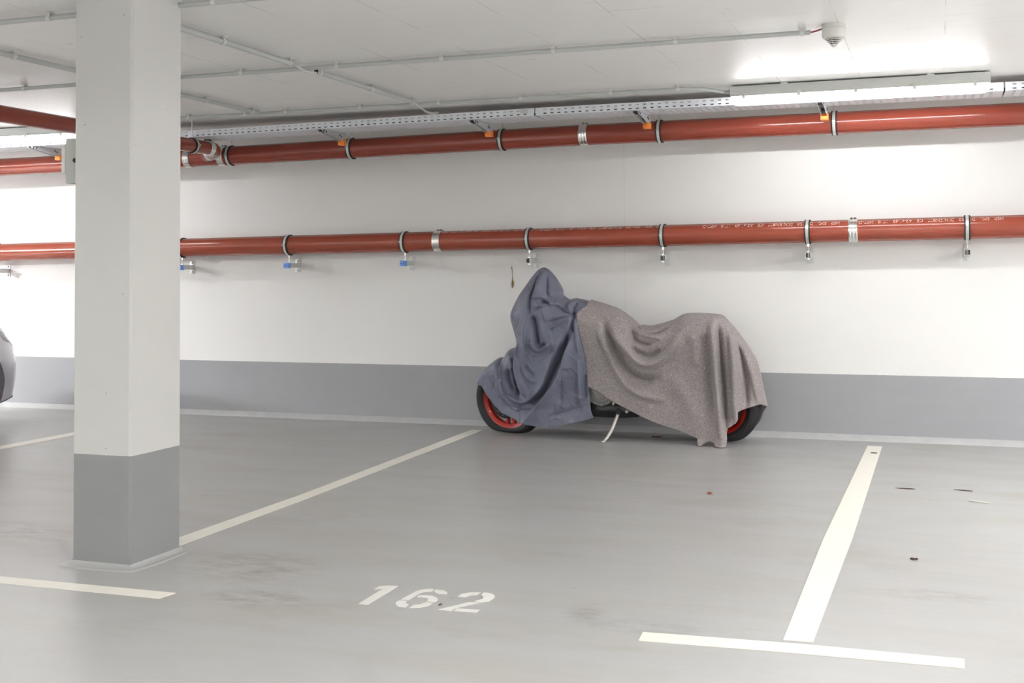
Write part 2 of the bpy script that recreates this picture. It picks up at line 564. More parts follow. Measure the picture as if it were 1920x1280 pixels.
BLANKET_HEM = [[-2.423,0.971],[-2.475,0.923],[-2.466,0.85],[-2.449,0.754],[-2.432,0.681],[-2.416,0.604],[-2.407,0.487],[-2.406,0.394],[-2.338,0.359],[-2.264,0.312],[-2.181,0.265],[-2.107,0.228],[-2.02,0.183],[-1.883,0.128],[-1.752,0.095],[-1.619,0.046],[-1.611,0.019],[-1.601,-0.018],[-1.582,-0.013],[-1.574,0.013],[-1.535,0.034],[-1.495,0.028],[-1.477,-0.003],[-1.405,-0.001],[-1.413,0.091],[-1.402,0.131],[-1.389,0.135],[-1.347,0.166],[-1.339,0.189],[-1.339,0.24],[-1.307,0.255],[-1.252,0.271],[-1.2,0.287]]
BLANKET_FOLDS = [[[[-2.221,0.949],[-2.178,0.915],[-2.141,0.873],[-2.123,0.829],[-2.106,0.772],[-2.089,0.715]],0.018,0.03,0.012],[[[-2.196,0.949],[-2.144,0.892],[-2.107,0.835],[-2.087,0.774],[-2.058,0.725],[-1.993,0.703],[-1.927,0.704]],-0.024,0.015,0.02],[[[-2.177,0.946],[-2.13,0.887],[-2.084,0.836],[-2.038,0.787],[-1.967,0.764],[-1.894,0.756],[-1.864,0.739]],0.026,0.014,0.014],[[[-2.091,0.855],[-2.061,0.82],[-2.028,0.794],[-1.941,0.774],[-1.877,0.784],[-1.8,0.832]],-0.02,0.01,0.01],[[[-2.082,0.889],[-2.053,0.843],[-2.027,0.813],[-1.996,0.802],[-1.94,0.806],[-1.843,0.826]],0.016,0.01,0.01],[[[-2.043,0.874],[-2.026,0.828],[-1.995,0.817],[-1.953,0.825]],-0.014,0.01,0.007],[[[-2.234,0.807],[-2.205,0.769],[-2.163,0.733],[-2.101,0.663],[-2.046,0.596],[-1.999,0.564],[-1.926,0.56],[-1.853,0.595],[-1.775,0.672],[-1.721,0.786]],0.036,0.022,0.03],[[[-2.29,0.876],[-2.244,0.776],[-2.198,0.666],[-2.151,0.563],[-2.092,0.483],[-2.012,0.443],[-1.899,0.453]],-0.04,0.03,0.032],[[[-2.083,0.694],[-2.046,0.649],[-1.992,0.619],[-1.931,0.62],[-1.859,0.671]],-0.022,0.022,0.022],[[[-2.307,0.783],[-2.263,0.693],[-2.22,0.598],[-2.178,0.493],[-2.119,0.401],[-2.013,0.335],[-1.874,0.316]],0.022,0.022,0.02],[[[-2.327,0.779],[-2.295,0.703],[-2.259,0.614]],-0.01,0.012,0.012],[[[-1.495,0.871],[-1.492,0.785],[-1.485,0.714],[-1.478,0.602],[-1.475,0.452],[-1.462,0.283],[-1.442,0.114],[-1.428,-0.018]],0.038,0.03,0.012],[[[-1.471,0.86],[-1.463,0.77],[-1.452,0.659],[-1.446,0.509],[-1.432,0.284],[-1.424,0.111]],-0.042,0.012,0.022],[[[-1.376,0.835],[-1.368,0.734],[-1.358,0.66],[-1.354,0.548],[-1.354,0.449],[-1.351,0.287],[-1.344,0.155]],0.034,0.028,0.009],[[[-1.339,0.716],[-1.32,0.624],[-1.302,0.512],[-1.293,0.363],[-1.293,0.251]],-0.04,0.01,0.028],[[[-1.338,0.742],[-1.29,0.654],[-1.25,0.551],[-1.227,0.455],[-1.209,0.347],[-1.2,0.276]],0.026,0.02,0.014],[[[-1.63,0.787],[-1.619,0.693],[-1.614,0.543]],0.01,0.04,0.03],[[[-1.529,0.807],[-1.528,0.62],[-1.522,0.394],[-1.481,0.169]],-0.018,0.035,0.02],[[[-1.828,0.5],[-1.7,0.352],[-1.613,0.164]],0.012,0.06,0.05]]
TARP_FOLDS = [[[[-2.763,1.235],[-2.791,1.15],[-2.815,1.071],[-2.828,1.007],[-2.83,0.923]],-0.022,0.01,0.014],[[[-2.74,1.262],[-2.749,1.164],[-2.762,1.073]],0.014,0.02,0.012],[[[-2.729,1.231],[-2.721,1.144],[-2.715,1.061],[-2.687,1.014]],-0.026,0.008,0.022],[[[-2.806,1.027],[-2.776,1.043],[-2.714,1.044],[-2.679,1.008],[-2.652,0.984]],0.02,0.01,0.01],[[[-2.735,1.012],[-2.703,1.0],[-2.675,0.993]],-0.026,0.01,0.01],[[[-2.77,0.973],[-2.712,0.983],[-2.646,0.991],[-2.598,0.985]],0.016,0.008,0.02],[[[-2.628,1.059],[-2.643,0.996]],0.01,0.006,0.006],[[[-2.497,1.005],[-2.502,0.951],[-2.501,0.901]],-0.02,0.012,0.01],[[[-2.65,0.978],[-2.575,0.94],[-2.496,0.905]],-0.012,0.008,0.008],[[[-2.568,1.002],[-2.53,0.952],[-2.496,0.909]],0.01,0.008,0.008],[[[-2.681,0.861],[-2.59,0.889],[-2.496,0.905]],-0.012,0.008,0.008],[[[-2.671,0.811],[-2.592,0.858],[-2.497,0.898]],0.012,0.01,0.008],[[[-2.497,0.894],[-2.5,0.828],[-2.499,0.766]],-0.02,0.008,0.006],[[[-2.477,0.886],[-2.471,0.778],[-2.461,0.642]],0.012,0.008,0.01],[[[-2.51,0.882],[-2.547,0.789],[-2.602,0.659]],0.012,0.01,0.008],[[[-2.499,0.932],[-2.496,0.905],[-2.489,0.882]],-0.026,0.012,0.012],[[[-2.81,0.911],[-2.793,0.845],[-2.779,0.755],[-2.768,0.692]],-0.038,0.016,0.022],[[[-2.839,0.895],[-2.858,0.813],[-2.874,0.714],[-2.865,0.655],[-2.831,0.589]],0.022,0.02,0.012],[[[-2.815,0.731],[-2.794,0.664],[-2.758,0.647],[-2.712,0.659],[-2.669,0.709]],0.024,0.01,0.01],[[[-2.779,0.715],[-2.748,0.684],[-2.706,0.705]],-0.022,0.014,0.012],[[[-2.938,0.711],[-2.953,0.631],[-2.958,0.529],[-2.938,0.416],[-2.893,0.313],[-2.88,0.282]],0.034,0.01,0.024],[[[-2.974,0.599],[-2.994,0.471],[-2.974,0.367],[-2.94,0.296]],-0.034,0.016,0.012],[[[-2.905,0.536],[-2.872,0.453],[-2.815,0.423]],0.014,0.012,0.012],[[[-2.88,0.54],[-2.841,0.478],[-2.801,0.463]],-0.01,0.012,0.012],[[[-2.53,0.797],[-2.584,0.644],[-2.654,0.521],[-2.718,0.402],[-2.761,0.329],[-2.823,0.276],[-2.914,0.241]],-0.046,0.02,0.02],[[[-2.499,0.777],[-2.565,0.583],[-2.634,0.427],[-2.74,0.29],[-2.836,0.192],[-2.924,0.109]],0.036,0.012,0.034],[[[-2.581,0.749],[-2.654,0.592],[-2.715,0.457],[-2.756,0.369],[-2.826,0.303],[-2.891,0.258],[-2.986,0.279],[-3.051,0.329]],0.024,0.022,0.012],[[[-3.106,0.546],[-3.1,0.436],[-3.071,0.336],[-3.04,0.282],[-2.958,0.24]],0.022,0.012,0.016],[[[-3.116,0.582],[-3.117,0.493],[-3.092,0.401]],-0.02,0.012,0.01],[[[-3.025,0.513],[-3.041,0.438],[-2.995,0.339]],-0.022,0.014,0.014],[[[-3.01,0.597],[-2.993,0.539],[-3.013,0.493]],0.014,0.012,0.01],[[[-3.143,0.306],[-3.042,0.221],[-2.896,0.193],[-2.727,0.239]],-0.014,0.03,0.02],[[[-2.576,0.552],[-2.613,0.369],[-2.623,0.246]],-0.012,0.02,0.02],[[[-2.467,0.615],[-2.468,0.431],[-2.469,0.251]],0.012,0.018,0.016],[[[-2.425,0.487],[-2.438,0.291]],-0.012,0.012,0.012],[[[-2.718,0.164],[-2.593,0.2],[-2.448,0.252]],-0.01,0.02,0.014]]
DIGITS = {"1":[[[-2.043,-4.984],[-2.05,-4.762],[-2.08,-4.782],[-2.079,-4.735],[-2.055,-4.718],[-2.011,-4.71],[-2.006,-4.985]]],"6":[[[-1.919,-4.881],[-1.912,-4.758],[-1.9,-4.729],[-1.878,-4.709],[-1.858,-4.709],[-1.855,-4.741],[-1.879,-4.754],[-1.888,-4.776],[-1.888,-4.88]],[[-1.85,-4.709],[-1.846,-4.737],[-1.817,-4.765],[-1.783,-4.76],[-1.791,-4.737],[-1.815,-4.714]],[[-1.875,-4.833],[-1.878,-4.81],[-1.856,-4.799],[-1.828,-4.799],[-1.8,-4.817],[-1.784,-4.845],[-1.783,-4.875],[-1.817,-4.874],[-1.819,-4.851],[-1.836,-4.829]],[[-1.919,-4.894],[-1.889,-4.892],[-1.883,-4.92],[-1.862,-4.936],[-1.859,-4.973],[-1.886,-4.973],[-1.907,-4.951],[-1.92,-4.924]],[[-1.841,-4.974],[-1.844,-4.936],[-1.823,-4.918],[-1.814,-4.885],[-1.785,-4.887],[-1.788,-4.929],[-1.806,-4.958]]],"2":[[[-1.733,-4.774],[-1.731,-4.736],[-1.708,-4.708],[-1.67,-4.695],[-1.67,-4.735],[-1.692,-4.748],[-1.702,-4.776]],[[-1.659,-4.694],[-1.655,-4.73],[-1.638,-4.749],[-1.631,-4.777],[-1.649,-4.819],[-1.619,-4.823],[-1.598,-4.802],[-1.593,-4.758],[-1.599,-4.73],[-1.617,-4.705],[-1.643,-4.692]],[[-1.733,-4.962],[-1.664,-4.836],[-1.623,-4.831],[-1.682,-4.923],[-1.682,-4.962]],[[-1.672,-4.959],[-1.674,-4.926],[-1.589,-4.918],[-1.588,-4.953]]]}

# ------------------------------------------------------------------ the setting
X0, X1, YF = -20.0, 14.0, -17.0
def struct(name, mb, mat, parent=None, **kw):
    o = mb.build(name, mat, parent, **kw)
    if parent is None:
        o['kind'] = 'structure'
    return o

struct('floor', MB().box(X0-.3, X1+.3, YF-.3, .3, -.25, 0), M['floor'], smooth=0)
struct('ceiling', MB().box(X0-.3, X1+.3, YF-.3, .3, CEIL_Z, CEIL_Z+.25), M['ceiling'], smooth=0)
struct('wall_back', MB().box(X0, X1, 0, .3, 0, CEIL_Z), M['wall'], smooth=0)
struct('wall_front', MB().box(X0, X1, YF-.3, YF, 0, CEIL_Z), M['wall_plain'], smooth=0)
struct('wall_left', MB().box(X0-.3, X0, YF, 0, 0, CEIL_Z), M['wall_plain'], smooth=0)
struct('wall_right', MB().box(X1, X1+.3, YF, 0, 0, CEIL_Z), M['wall_plain'], smooth=0)
# sloped cove of floor coating along the foot of the wall
mb = MB()
for i in range(34):
    xa, xb = X0+i, X0+i+1
    wob = random.uniform(-.002, .002)
    mb.prism_x([(0, 0), (-.052, 0), (-.040+wob, .012), (-.014, .034+wob), (0, .040)], xa, xb)
struct('baseboard_back', mb, M['cove'])

CX0, CX1, CY0, CY1 = -3.4804, -3.1804, -4.8185, -4.4673
ch = .012
poly = [(CX0+ch, CY0), (CX1-ch, CY0), (CX1, CY0+ch), (CX1, CY1-ch), (CX1-ch, CY1), (CX0+ch, CY1), (CX0, CY1-ch), (CX0, CY0+ch)]
column = struct('column', MB().prism(poly, 0, CEIL_Z), M['column'], smooth=20)
column['label'] = 'square white concrete column with a grey painted foot standing on the floor'
# fillet of coating around the foot
mb = MB()
n = 48
ring = lambda o, z, s: [(max(CX0, min(CX1, CX0+(CX1-CX0)*(.5+.72*math.cos(2*PI*k/n))))+o*math.cos(2*PI*k/n)*s,
                         max(CY0, min(CY1, CY0+(CY1-CY0)*(.5+.72*math.sin(2*PI*k/n))))+o*math.sin(2*PI*k/n)*s, z) for k in range(n)]
rows = [ring(.055, 0, 1), ring(.050, .005, 1), ring(.040, .004, 1), ring(.012, .008, 1), ring(.001, .020, 1)]
vs = sum(rows, [])
fs = [(j*n+k, j*n+(k+1) % n, (j+1)*n+(k+1) % n, (j+1)*n+k) for j in range(len(rows)-1) for k in range(n)]
mb.add(vs, fs)
mb.build('base_fillet', M['floor'], column, smooth=60)

# ------------------------------------------------------------------ painted lines and the bay number on the floor
def line(poly, label):
    o = MB().prism(poly, .0004, .0024).build('parking_line', M['line'], None, smooth=0)
    return tag(o, label, 'floor marking', 'cream painted parking lines')
line([(-3.348, -4.46), (-3.246, -4.46), (-3.253, -3.306), (-3.353, -.29), (-3.448, -.31), (-3.346, -3.143)],
     'long cream line running from the column to the front wheel of the motorcycle')
line([(-.507, -4.93), (-.411, -4.925), (-.393, -3.31), (-.392, -.290), (-.489, -.292), (-.517, -3.35)],
     'long cream line running to the wall, right of the blanket end of the motorcycle')
line([(-6.37, -4.9), (-6.24, -4.9), (-6.23, -.29), (-6.36, -.29)],
     'long cream line beside the grey car, behind the column')
line([(-.966, -4.993), (-.45, -4.957), (.054, -4.950), (.054, -5.044), (-.45, -5.058), (-.958, -5.088)],
     'short cream cross line just below the near end of the right-hand bay line')
line([(-4.3, -5.088), (-3.54, -5.080), (-2.779, -5.070), (-2.792, -5.158), (-3.54, -5.164), (-4.3, -5.168)],
     'short cream cross line on the floor in front of the column')

number = thing('bay_number', 'white stencilled number 162 painted on the bare grey floor', 'floor number', (-1.85, -4.85, 0))
for k, polys in DIGITS.items():
    mb = MB()
    for pl in polys:
        mb.prism([tuple(q) for q in pl], .0004, .0022)
    o = mb.build('digit', M['number'], number, smooth=0)
    o['label'] = 'stencilled digit ' + k

# ------------------------------------------------------------------ pipes along the wall
LOW_Y, LOW_R = -.15, .079
low_z = lambda x: 1.4885 + .0088*(x + 2.34)
UP_Y, UP_R = -.30, .078
def up_z(x):
    if x < -6.03: return 2.212 + (x+7.9)*.004
    if x < -2.51: return 2.2215 + (x+5.67)*.0119
    return 2.259 + (x+2.51)*.0012

def pipe_axis(fn, x0, x1, y):
    a, b = Vector((x0, y, fn(x0+1e-4))), Vector((x1, y, fn(x1-1e-4)))
    return a, b

def pipe_section(fn, x0, x1, y, r, mat, parent):
    a, b = pipe_axis(fn, x0, x1, y)
    L = (b-a).length
    mb = MB().lathe([(r-.006, 0), (r, 0), (r, L), (r-.006, L)], a, b-a, n=48)
    return mb.build('pipe_section', mat, parent)

def coupling(center, axis, r, parent, length=.062, screw_dir=Vector((0, .2, 1))):
    """clamped stainless band with pressed grooves and a screw lock"""
    h = length/2
    prof = [(r, -h), (r+.004, -h), (r+.006, -h+.003), (r+.0045, -h+.008)]
    for q in (-.35, 0, .35):
        c = q*length
        prof += [(r+.0045, c-.0065), (r+.0075, c-.003), (r+.0075, c+.003), (r+.0045, c+.0065)]
    prof += [(r+.0045, h-.008), (r+.006, h-.003), (r+.004, h), (r, h)]
    band = MB().lathe(prof, center, axis, n=56).build('coupling', M['bright'], parent, smooth=40)
    ax = Vector(axis).normalized()
    d = (screw_dir - ax*screw_dir.dot(ax)).normalized()
    t = ax.cross(d)
    c = Vector(center) + d*(r+.011)
    mb = MB()
    for s in (-1, 1):
        mb.tube([c+ax*s*.012-t*.018, c+ax*s*.012+t*.018], .005, 8)
        mb.tube([c+ax*s*.012-t*.026, c+ax*s*.012-t*.018], .0085, 6)
    mb.tube([c-ax*.024-t*.012, c+ax*.024-t*.012], .006, 8)
    mb.build('lock_screw', M['dark_metal'], band)
    return band

def lettering(text, x_right, angle, parent, width, fn=low_z, y=LOW_Y, r=LOW_R, h=.030):
    """print that runs along the pipe, upside down, wrapped round the curve"""
    cu = bpy.data.curves.new('print', 'FONT')
    cu.body = text
    cu.size = h*1.38
    cu.resolution_u = 2
    tmp = bpy.data.objects.new('print', cu)
    COL.objects.link(tmp)
    dg = bpy.context.evaluated_depsgraph_get()
    me = bpy.data.meshes.new_from_object(tmp.evaluated_get(dg))
    bpy.data.objects.remove(tmp, do_unlink=True)
    bpy.data.curves.remove(cu)
    xs = [v.co.x for v in me.vertices]
    k = width/(max(xs)-min(xs))
    off = root_loc(parent)
    for v in me.vertices:
        x = x_right - (v.co.x-min(xs))*k
        a = angle - (v.co.y - h/2)/r
        v.co = (x-off[0], y - (r+.0006)*math.cos(a)-off[1], fn(x) + (r+.0006)*math.sin(a)-off[2])
    me.name = 'printed_lettering'
    me.materials.append(M['text'])
    o = bpy.data.objects.new('printed_lettering', me)
    COL.objects.link(o)
    o.parent = parent
    o['kind'] = 'stuff'
    o['label'] = 'white upside-down lettering'
    return o

low = thing('drain_pipe', 'lower red-brown drain pipe along the wall above the motorcycle', 'pipe', (-3, LOW_Y, low_z(-3)))
for a, b in ((X0+.01, -9.9), (-9.9, -3.777), (-3.777, -.569), (-.569, 2.6), (2.6, X1-.01)):
    sec = pipe_section(low_z, a, b, LOW_Y, LOW_R, M['pipe_low'], low)
for x in (-3.777, -.569, 2.6):
    a, b = pipe_axis(low_z, x-.1, x+.1, LOW_Y)
    coupling((x, LOW_Y, low_z(x)), b-a, LOW_R, low)
TEXT = 'HSP   SML   DN150   DIN/EN877   CE   A2-s1,d0   1710   HPT-D'
for xr, ang, wd in ((.42, .78, .95), (1.70, .78, .95), (-.66, .78, .98), (-1.93, 1.02, .98), (-3.02, 1.12, .74)):
    lettering(TEXT, xr, ang, low, wd)

up = thing('drain_pipe', 'upper red-brown drain pipe hanging under the cable tray near the ceiling', 'pipe', (-3, UP_Y, 2.25))
for a, b in ((X0+.01, -9.4), (-9.4, -6.03), (-5.67, -2.51), (-2.51, 3.0), (3.0, X1-.01)):
    pipe_section(up_z, a, b, UP_Y, UP_R, M['pipe'], up)
for x in (-2.51, -5.69, -6.02, 3.0):
    coupling((x, UP_Y, up_z(x)), (1, 0, .004), UP_R, up)
# branch fitting: straight piece with a 45 degree side arm
BX, BZ, BR = -5.60, 2.25, .055
mb = MB().lathe([(UP_R-.006, 0), (UP_R, 0), (UP_R, .36), (UP_R-.006, .36)], (-6.03, UP_Y, 2.2195), (1, 0, .005), n=48)
mb.tube([(-5.86, -.30, 2.222), (-5.78, -.375, 2.230), (-5.735, -.42, 2.236)], [BR+.004, BR+.003, BR+.003], 32)
mb.build('branch_fitting', M['pipe'], up)

br = thing('branch_pipe', 'thinner dark red pipe crossing under the ceiling into the upper drain pipe', 'pipe', (BX, -3, BZ))
mb = MB().lathe([(BR-.005, 0), (BR, 0), (BR, 8.0), (BR-.005, 8.0)], (BX, -.66, BZ), (0, -1, 0), n=36)
mb.build('pipe_section', M['pipe'], br)
pts = [(BX, -.66, BZ), (BX, -.615, BZ), (BX-.012, -.565, BZ-.001), (BX-.042, -.52, BZ-.003), (BX-.085, -.475, BZ-.008), (BX-.135, -.42, BZ-.014)]
MB().tube(pts, BR+.0015, 36).build('elbow', M['pipe'], br, smooth=60)
coupling((BX, -.66, BZ), (0, 1, 0), BR, br, .058)
coupling((BX-.120, -.435, BZ-.012), (-.7, .7, -.08), BR+.001, br, .05)

# ------------------------------------------------------------------ clamps and brackets
def ring_parts(cx, cy, cz, r, parent, axis=(1, 0, 0), side=Vector((0, -1, 0))):
    ax = Vector(axis)
    band = MB().lathe([(r+.006, -.010), (r+.0098, -.010), (r+.0098, .010), (r+.006, .010)], (cx, cy, cz), ax, n=56, closed=True)
    b = band.build('clamp_band', M['zinc'], parent)
    MB().lathe([(r+.0005, -.0195), (r+.0085, -.0195), (r+.0085, .0195), (r+.0005, .0195)], (cx, cy, cz), ax, n=56, closed=True).build('rubber_lining', M['rubber'], parent)
    for s in (-1, 1):
        c = Vector((cx, cy, cz)) + side*(s*(r+.016))
        mb = MB()
        for dz in (-.0045, .0045):
            q = c + Vector((0, 0, dz))
            e = side*.010
            a_ = ax*.011
            pts = [q-e-a_, q+e-a_, q+e+a_, q-e+a_]
            mb.add([p_+Vector((0, 0, -.0015)) for p_ in pts] + [p_+Vector((0, 0, .0015)) for p_ in pts],
                   [(0, 3, 2, 1), (4, 5, 6, 7), (0, 1, 5, 4), (1, 2, 6, 5), (2, 3, 7, 6), (3, 0, 4, 7)])
        mb.tube([c+Vector((0, 0, -.012)), c+Vector((0, 0, .012))], .004, 8)
        mb.build('clamp_screw', M['zinc'], b)
    return b

def wall_bracket(x, cap, label):
    z = low_z(x)
    zb = z - .170
    t = thing('pipe_bracket', label, 'pipe bracket', (x, 0, zb), 'brackets under the lower pipe')
    ring_parts(x, LOW_Y, z, LOW_R, t)
    mb = MB().tube([(x, LOW_Y, zb-.030), (x, LOW_Y, z-LOW_R-.009)], .0042, 10)
    mb.build('threaded_rod', M['zinc'], t)
    for za_, zb_, r_ in ((z-LOW_R-.030, z-LOW_R-.008, .009), (zb+.022, zb+.031, .010), (zb-.031, zb-.022, .010)):
        MB().tube([(x, LOW_Y, za_), (x, LOW_Y, zb_)], r_, 6).build('nut', M['bright'], t)
    # open C channel
    w, tt = .020, .003
    c_sec = [(-.009, w), (-w, w), (-w, -w), (w, -w), (w, w), (.009, w), (.009, w-tt), (w-tt, w-tt), (w-tt, -w+tt), (-w+tt, -w+tt), (-w+tt, w-tt), (-.009, w-tt)]
    mb = MB().prism_y([(x+a, zb+c) for a, c in c_sec], LOW_Y-.035, -.006)
    mb.build('channel_arm', M['zinc'], t)
    pl = MB().box(x-.024, x+.024, -.006, -.0002, zb-.058, zb+.058).build('wall_plate', M['zinc'], t, bevel=.001)
    for s in (-1, 1):
        mb = MB().tube([(x, -.0085, zb+s*.040), (x, -.006, zb+s*.040)], .012, 16)
        mb.tube([(x, -.018, zb+s*.040), (x, -.0085, zb+s*.040)], .0085, 6)
        mb.build('anchor_bolt', M['steel'], pl)
    if cap:
        ca = MB().box(x-.025, x+.025, LOW_Y-.056, LOW_Y-.012, zb-.025, zb+.0205).build('end_cap', M['blue'], t, bevel=.005)
        ca['label'] = 'blue plastic cap'
        for s in (-1, 1):
            MB().tube([(x+s*.011, LOW_Y-.0572, zb-.004), (x+s*.011, LOW_Y-.0552, zb-.004)], .0042, 10).build('cap_hole', M['dark_metal'], ca)
    return t

wall_bracket(-8.23, 0, 'steel pipe bracket on the wall above the grey car')
wall_bracket(-6.202, 1, 'blue-capped pipe bracket nearest the column, its clamp touching the column edge')
wall_bracket(-5.145, 1, 'middle one of the three blue-capped pipe brackets on the wall')
wall_bracket(-4.075, 1, 'blue-capped pipe bracket just left of a pipe coupling on the lower pipe')
wall_bracket(-3.010, 0, 'bare steel pipe bracket straight above the peak of the blue cover')
wall_bracket(-1.948, 0, 'bare steel pipe bracket on the wall above the seat dip of the blanket')
wall_bracket(-.886, 0, 'bare steel pipe bracket beside the pipe coupling, above the blanket tail')
wall_bracket(.188, 0, 'bare steel pipe bracket furthest right on the lower pipe, past the coupling')

def pipe_hanger(x, y, z, r, label, axis=(1, 0, 0), side=Vector((0, -1, 0))):
    t = thing('pipe_hanger', label, 'pipe clamp', (x, y, z), 'ring clamps hung from the ceiling')
    ring_parts(x, y, z, r, t, axis, side)
    MB().tube([(x, y, z+r+.008), (x, y, CEIL_Z-.002)], .0042, 10).build('threaded_rod', M['zinc'], t)
    MB().tube([(x, y, z+r+.008), (x, y, z+r+.028)], .009, 6).build('nut', M['bright'], t)
    MB().tube([(x, y, CEIL_Z-.012), (x, y, CEIL_Z-.0005)], .012, 6).build('nut', M['bright'], t)
    return t
for x, lab in ((-5.615, 'ring clamp on the upper pipe beside the coupling next to the branch pipe'),
               (-4.478, 'ring clamp on the upper pipe just right of the first orange-capped support past the column'),
               (-3.174, 'ring clamp on the upper pipe straight above the peak of the blue cover'),
               (-1.930, 'ring clamp on the upper pipe above the seat dip, right of an orange-capped support'),
               (-.676, 'ring clamp on the upper pipe directly below the lit ceiling lamp'),
               (.75, 'ring clamp on the upper pipe past the right end of the lit ceiling lamp')):
    pipe_hanger(x, UP_Y, up_z(x), UP_R, lab)
pipe_hanger(BX, -.885, BZ, BR, 'ring clamp around the thinner branch pipe beside the column', (0, 1, 0), Vector((1, 0, 0)))

# ------------------------------------------------------------------ cable tray
TY0, TY1 = -.85, -.545
def perforated(xs, ts, holes, to3d):
    """sheet cut along xs and ts; cells in holes are left open"""
    mb = MB()
    nx, nt_ = len(xs), len(ts)
    vs = [to3d(x, t) for x in xs for t in ts]
    fs = []
    for i in range(nx-1):
        for j in range(nt_-1):
            if not holes(i, j):
                fs.append((i*nt_+j, i*nt_+j+1, (i+1)*nt_+j+1, (i+1)*nt_+j))
    used = sorted({k for f in fs for k in f})
    mp = {k: i for i, k in enumerate(used)}
    return mb.add([vs[k] for k in used], [tuple(mp[k] for k in f) for f in fs])

def cable_tray(x0, x1, z0, z1, label):
    t = thing('cable_tray', label, 'cable tray', ((x0+x1)/2, (TY0+TY1)/2, (z0+z1)/2), 'perforated cable tray sections')
    zf = lambda x: z0 + (z1-z0)*(x-x0)/(x1-x0)
    pitch, slot = .0523, .022
    n = int((x1-x0-.04)/pitch)
    xs = [x0]
    s0 = x0 + ((x1-x0) - n*pitch)/2 + (pitch-slot)/2
    for k in range(n):
        xs += [s0+k*pitch, s0+k*pitch+slot]
    xs.append(x1)
    ts = [0, .0085, .0155, .034, .041, .053]
    hole = lambda i, j: i % 2 == 1 and j in (1, 3)
    for nm, y in (('side_rail', TY0), ('side_rail', TY1)):
        perforated(xs, ts, hole, lambda x, q: (x, y, zf(x)+q)).build(nm, M['tray'], t, smooth=0, solid=.0016)
    # rolled top lips
    for y, d in ((TY0, .010), (TY1, -.010)):
        mb = MB().add([(x0, y, zf(x0)+.0534), (x1, y, zf(x1)+.0534), (x1, y+d, zf(x1)+.0534), (x0, y+d, zf(x0)+.0534),
                (x0, y, zf(x0)+.052), (x1, y, zf(x1)+.052), (x1, y+d, zf(x1)+.052), (x0, y+d, zf(x0)+.052)],
               [(0, 1, 2, 3), (7, 6, 5, 4), (0, 4, 5, 1), (1, 5, 6, 2), (2, 6, 7, 3), (3, 7, 4, 0)])
        mb.build('top_lip', M['tray'], t, smooth=0)
    W = TY1-TY0
    ys = [0]
    for k in range(7):
        a = .016 + k*.0405
        ys += [a, a+.018]
    ys.append(W)
    hb = lambda i, j: i % 2 == 1 and j % 2 == 1
    perforated(xs, ys, hb, lambda x, q: (x, TY0+q, zf(x)+.0008*math.sin(x*120))).build('tray_floor', M['tray'], t, smooth=0, solid=.0016)
    # joint plate with its clip at the right-hand end
    jp = MB().box(x1-.045, x1-.002, TY0-.0032, TY0-.001, zf(x1)+.004, zf(x1)+.050).build('joint_plate', M['tray'], t, smooth=0)
    mb = MB().box(x1-.100, x1-.052, TY0-.012, TY0-.001, zf(x1)+.016, zf(x1)+.044)
    mb.box(x1-.086, x1-.080, TY0-.015, TY0-.012, zf(x1)+.014, zf(x1)+.046)
    mb.box(x1-.070, x1-.064, TY0-.015, TY0-.012, zf(x1)+.014, zf(x1)+.046)
    cl = mb.build('joint_clip', M['plastic'], t, bevel=.002)
    return t
cable_tray(-11.80, -8.78, 2.315, 2.318, 'perforated tray section above the grey car, furthest along the wall')
cable_tray(-8.76, -5.755, 2.318, 2.322, 'perforated tray section running behind the column')
cable_tray(-5.745, -2.730, 2.322, 2.352, 'perforated tray section just right of the column, above the blue-capped brackets')
cable_tray(-2.720, .405, 2.352, 2.353, 'perforated tray section above the motorcycle, with its right end behind the lit lamp')
cable_tray(.415, 3.40, 2.353, 2.355, 'perforated tray section past the right end of the lit lamp')
def cable_bundle(dy, r, label):
    random.seed(int(dy*1000))
    pts = []
    x = -11.7
    while x < 3.4:
        zt = 2.318 if x < -5.75 else (2.322+(x+5.745)*.00995 if x < -2.72 else 2.353)
        pts.append((x, TY0+dy+random.uniform(-.008, .008), zt + r + .0035))
        x += .35
    o = MB().tube(pts, r, 8).build('cable', M['dark_metal'] if r > .012 else M['grey_plastic'], None, smooth=60)
    return tag(o, label, 'cable', 'cables lying in the tray')
cable_bundle(.07, .0135, 'thick dark cable lying in the perforated tray nearest its front rail')
cable_bundle(.15, .015, 'thick dark cable lying along the middle of the perforated tray')
cable_bundle(.23, .011, 'thinner grey cable lying at the wall side of the perforated tray')

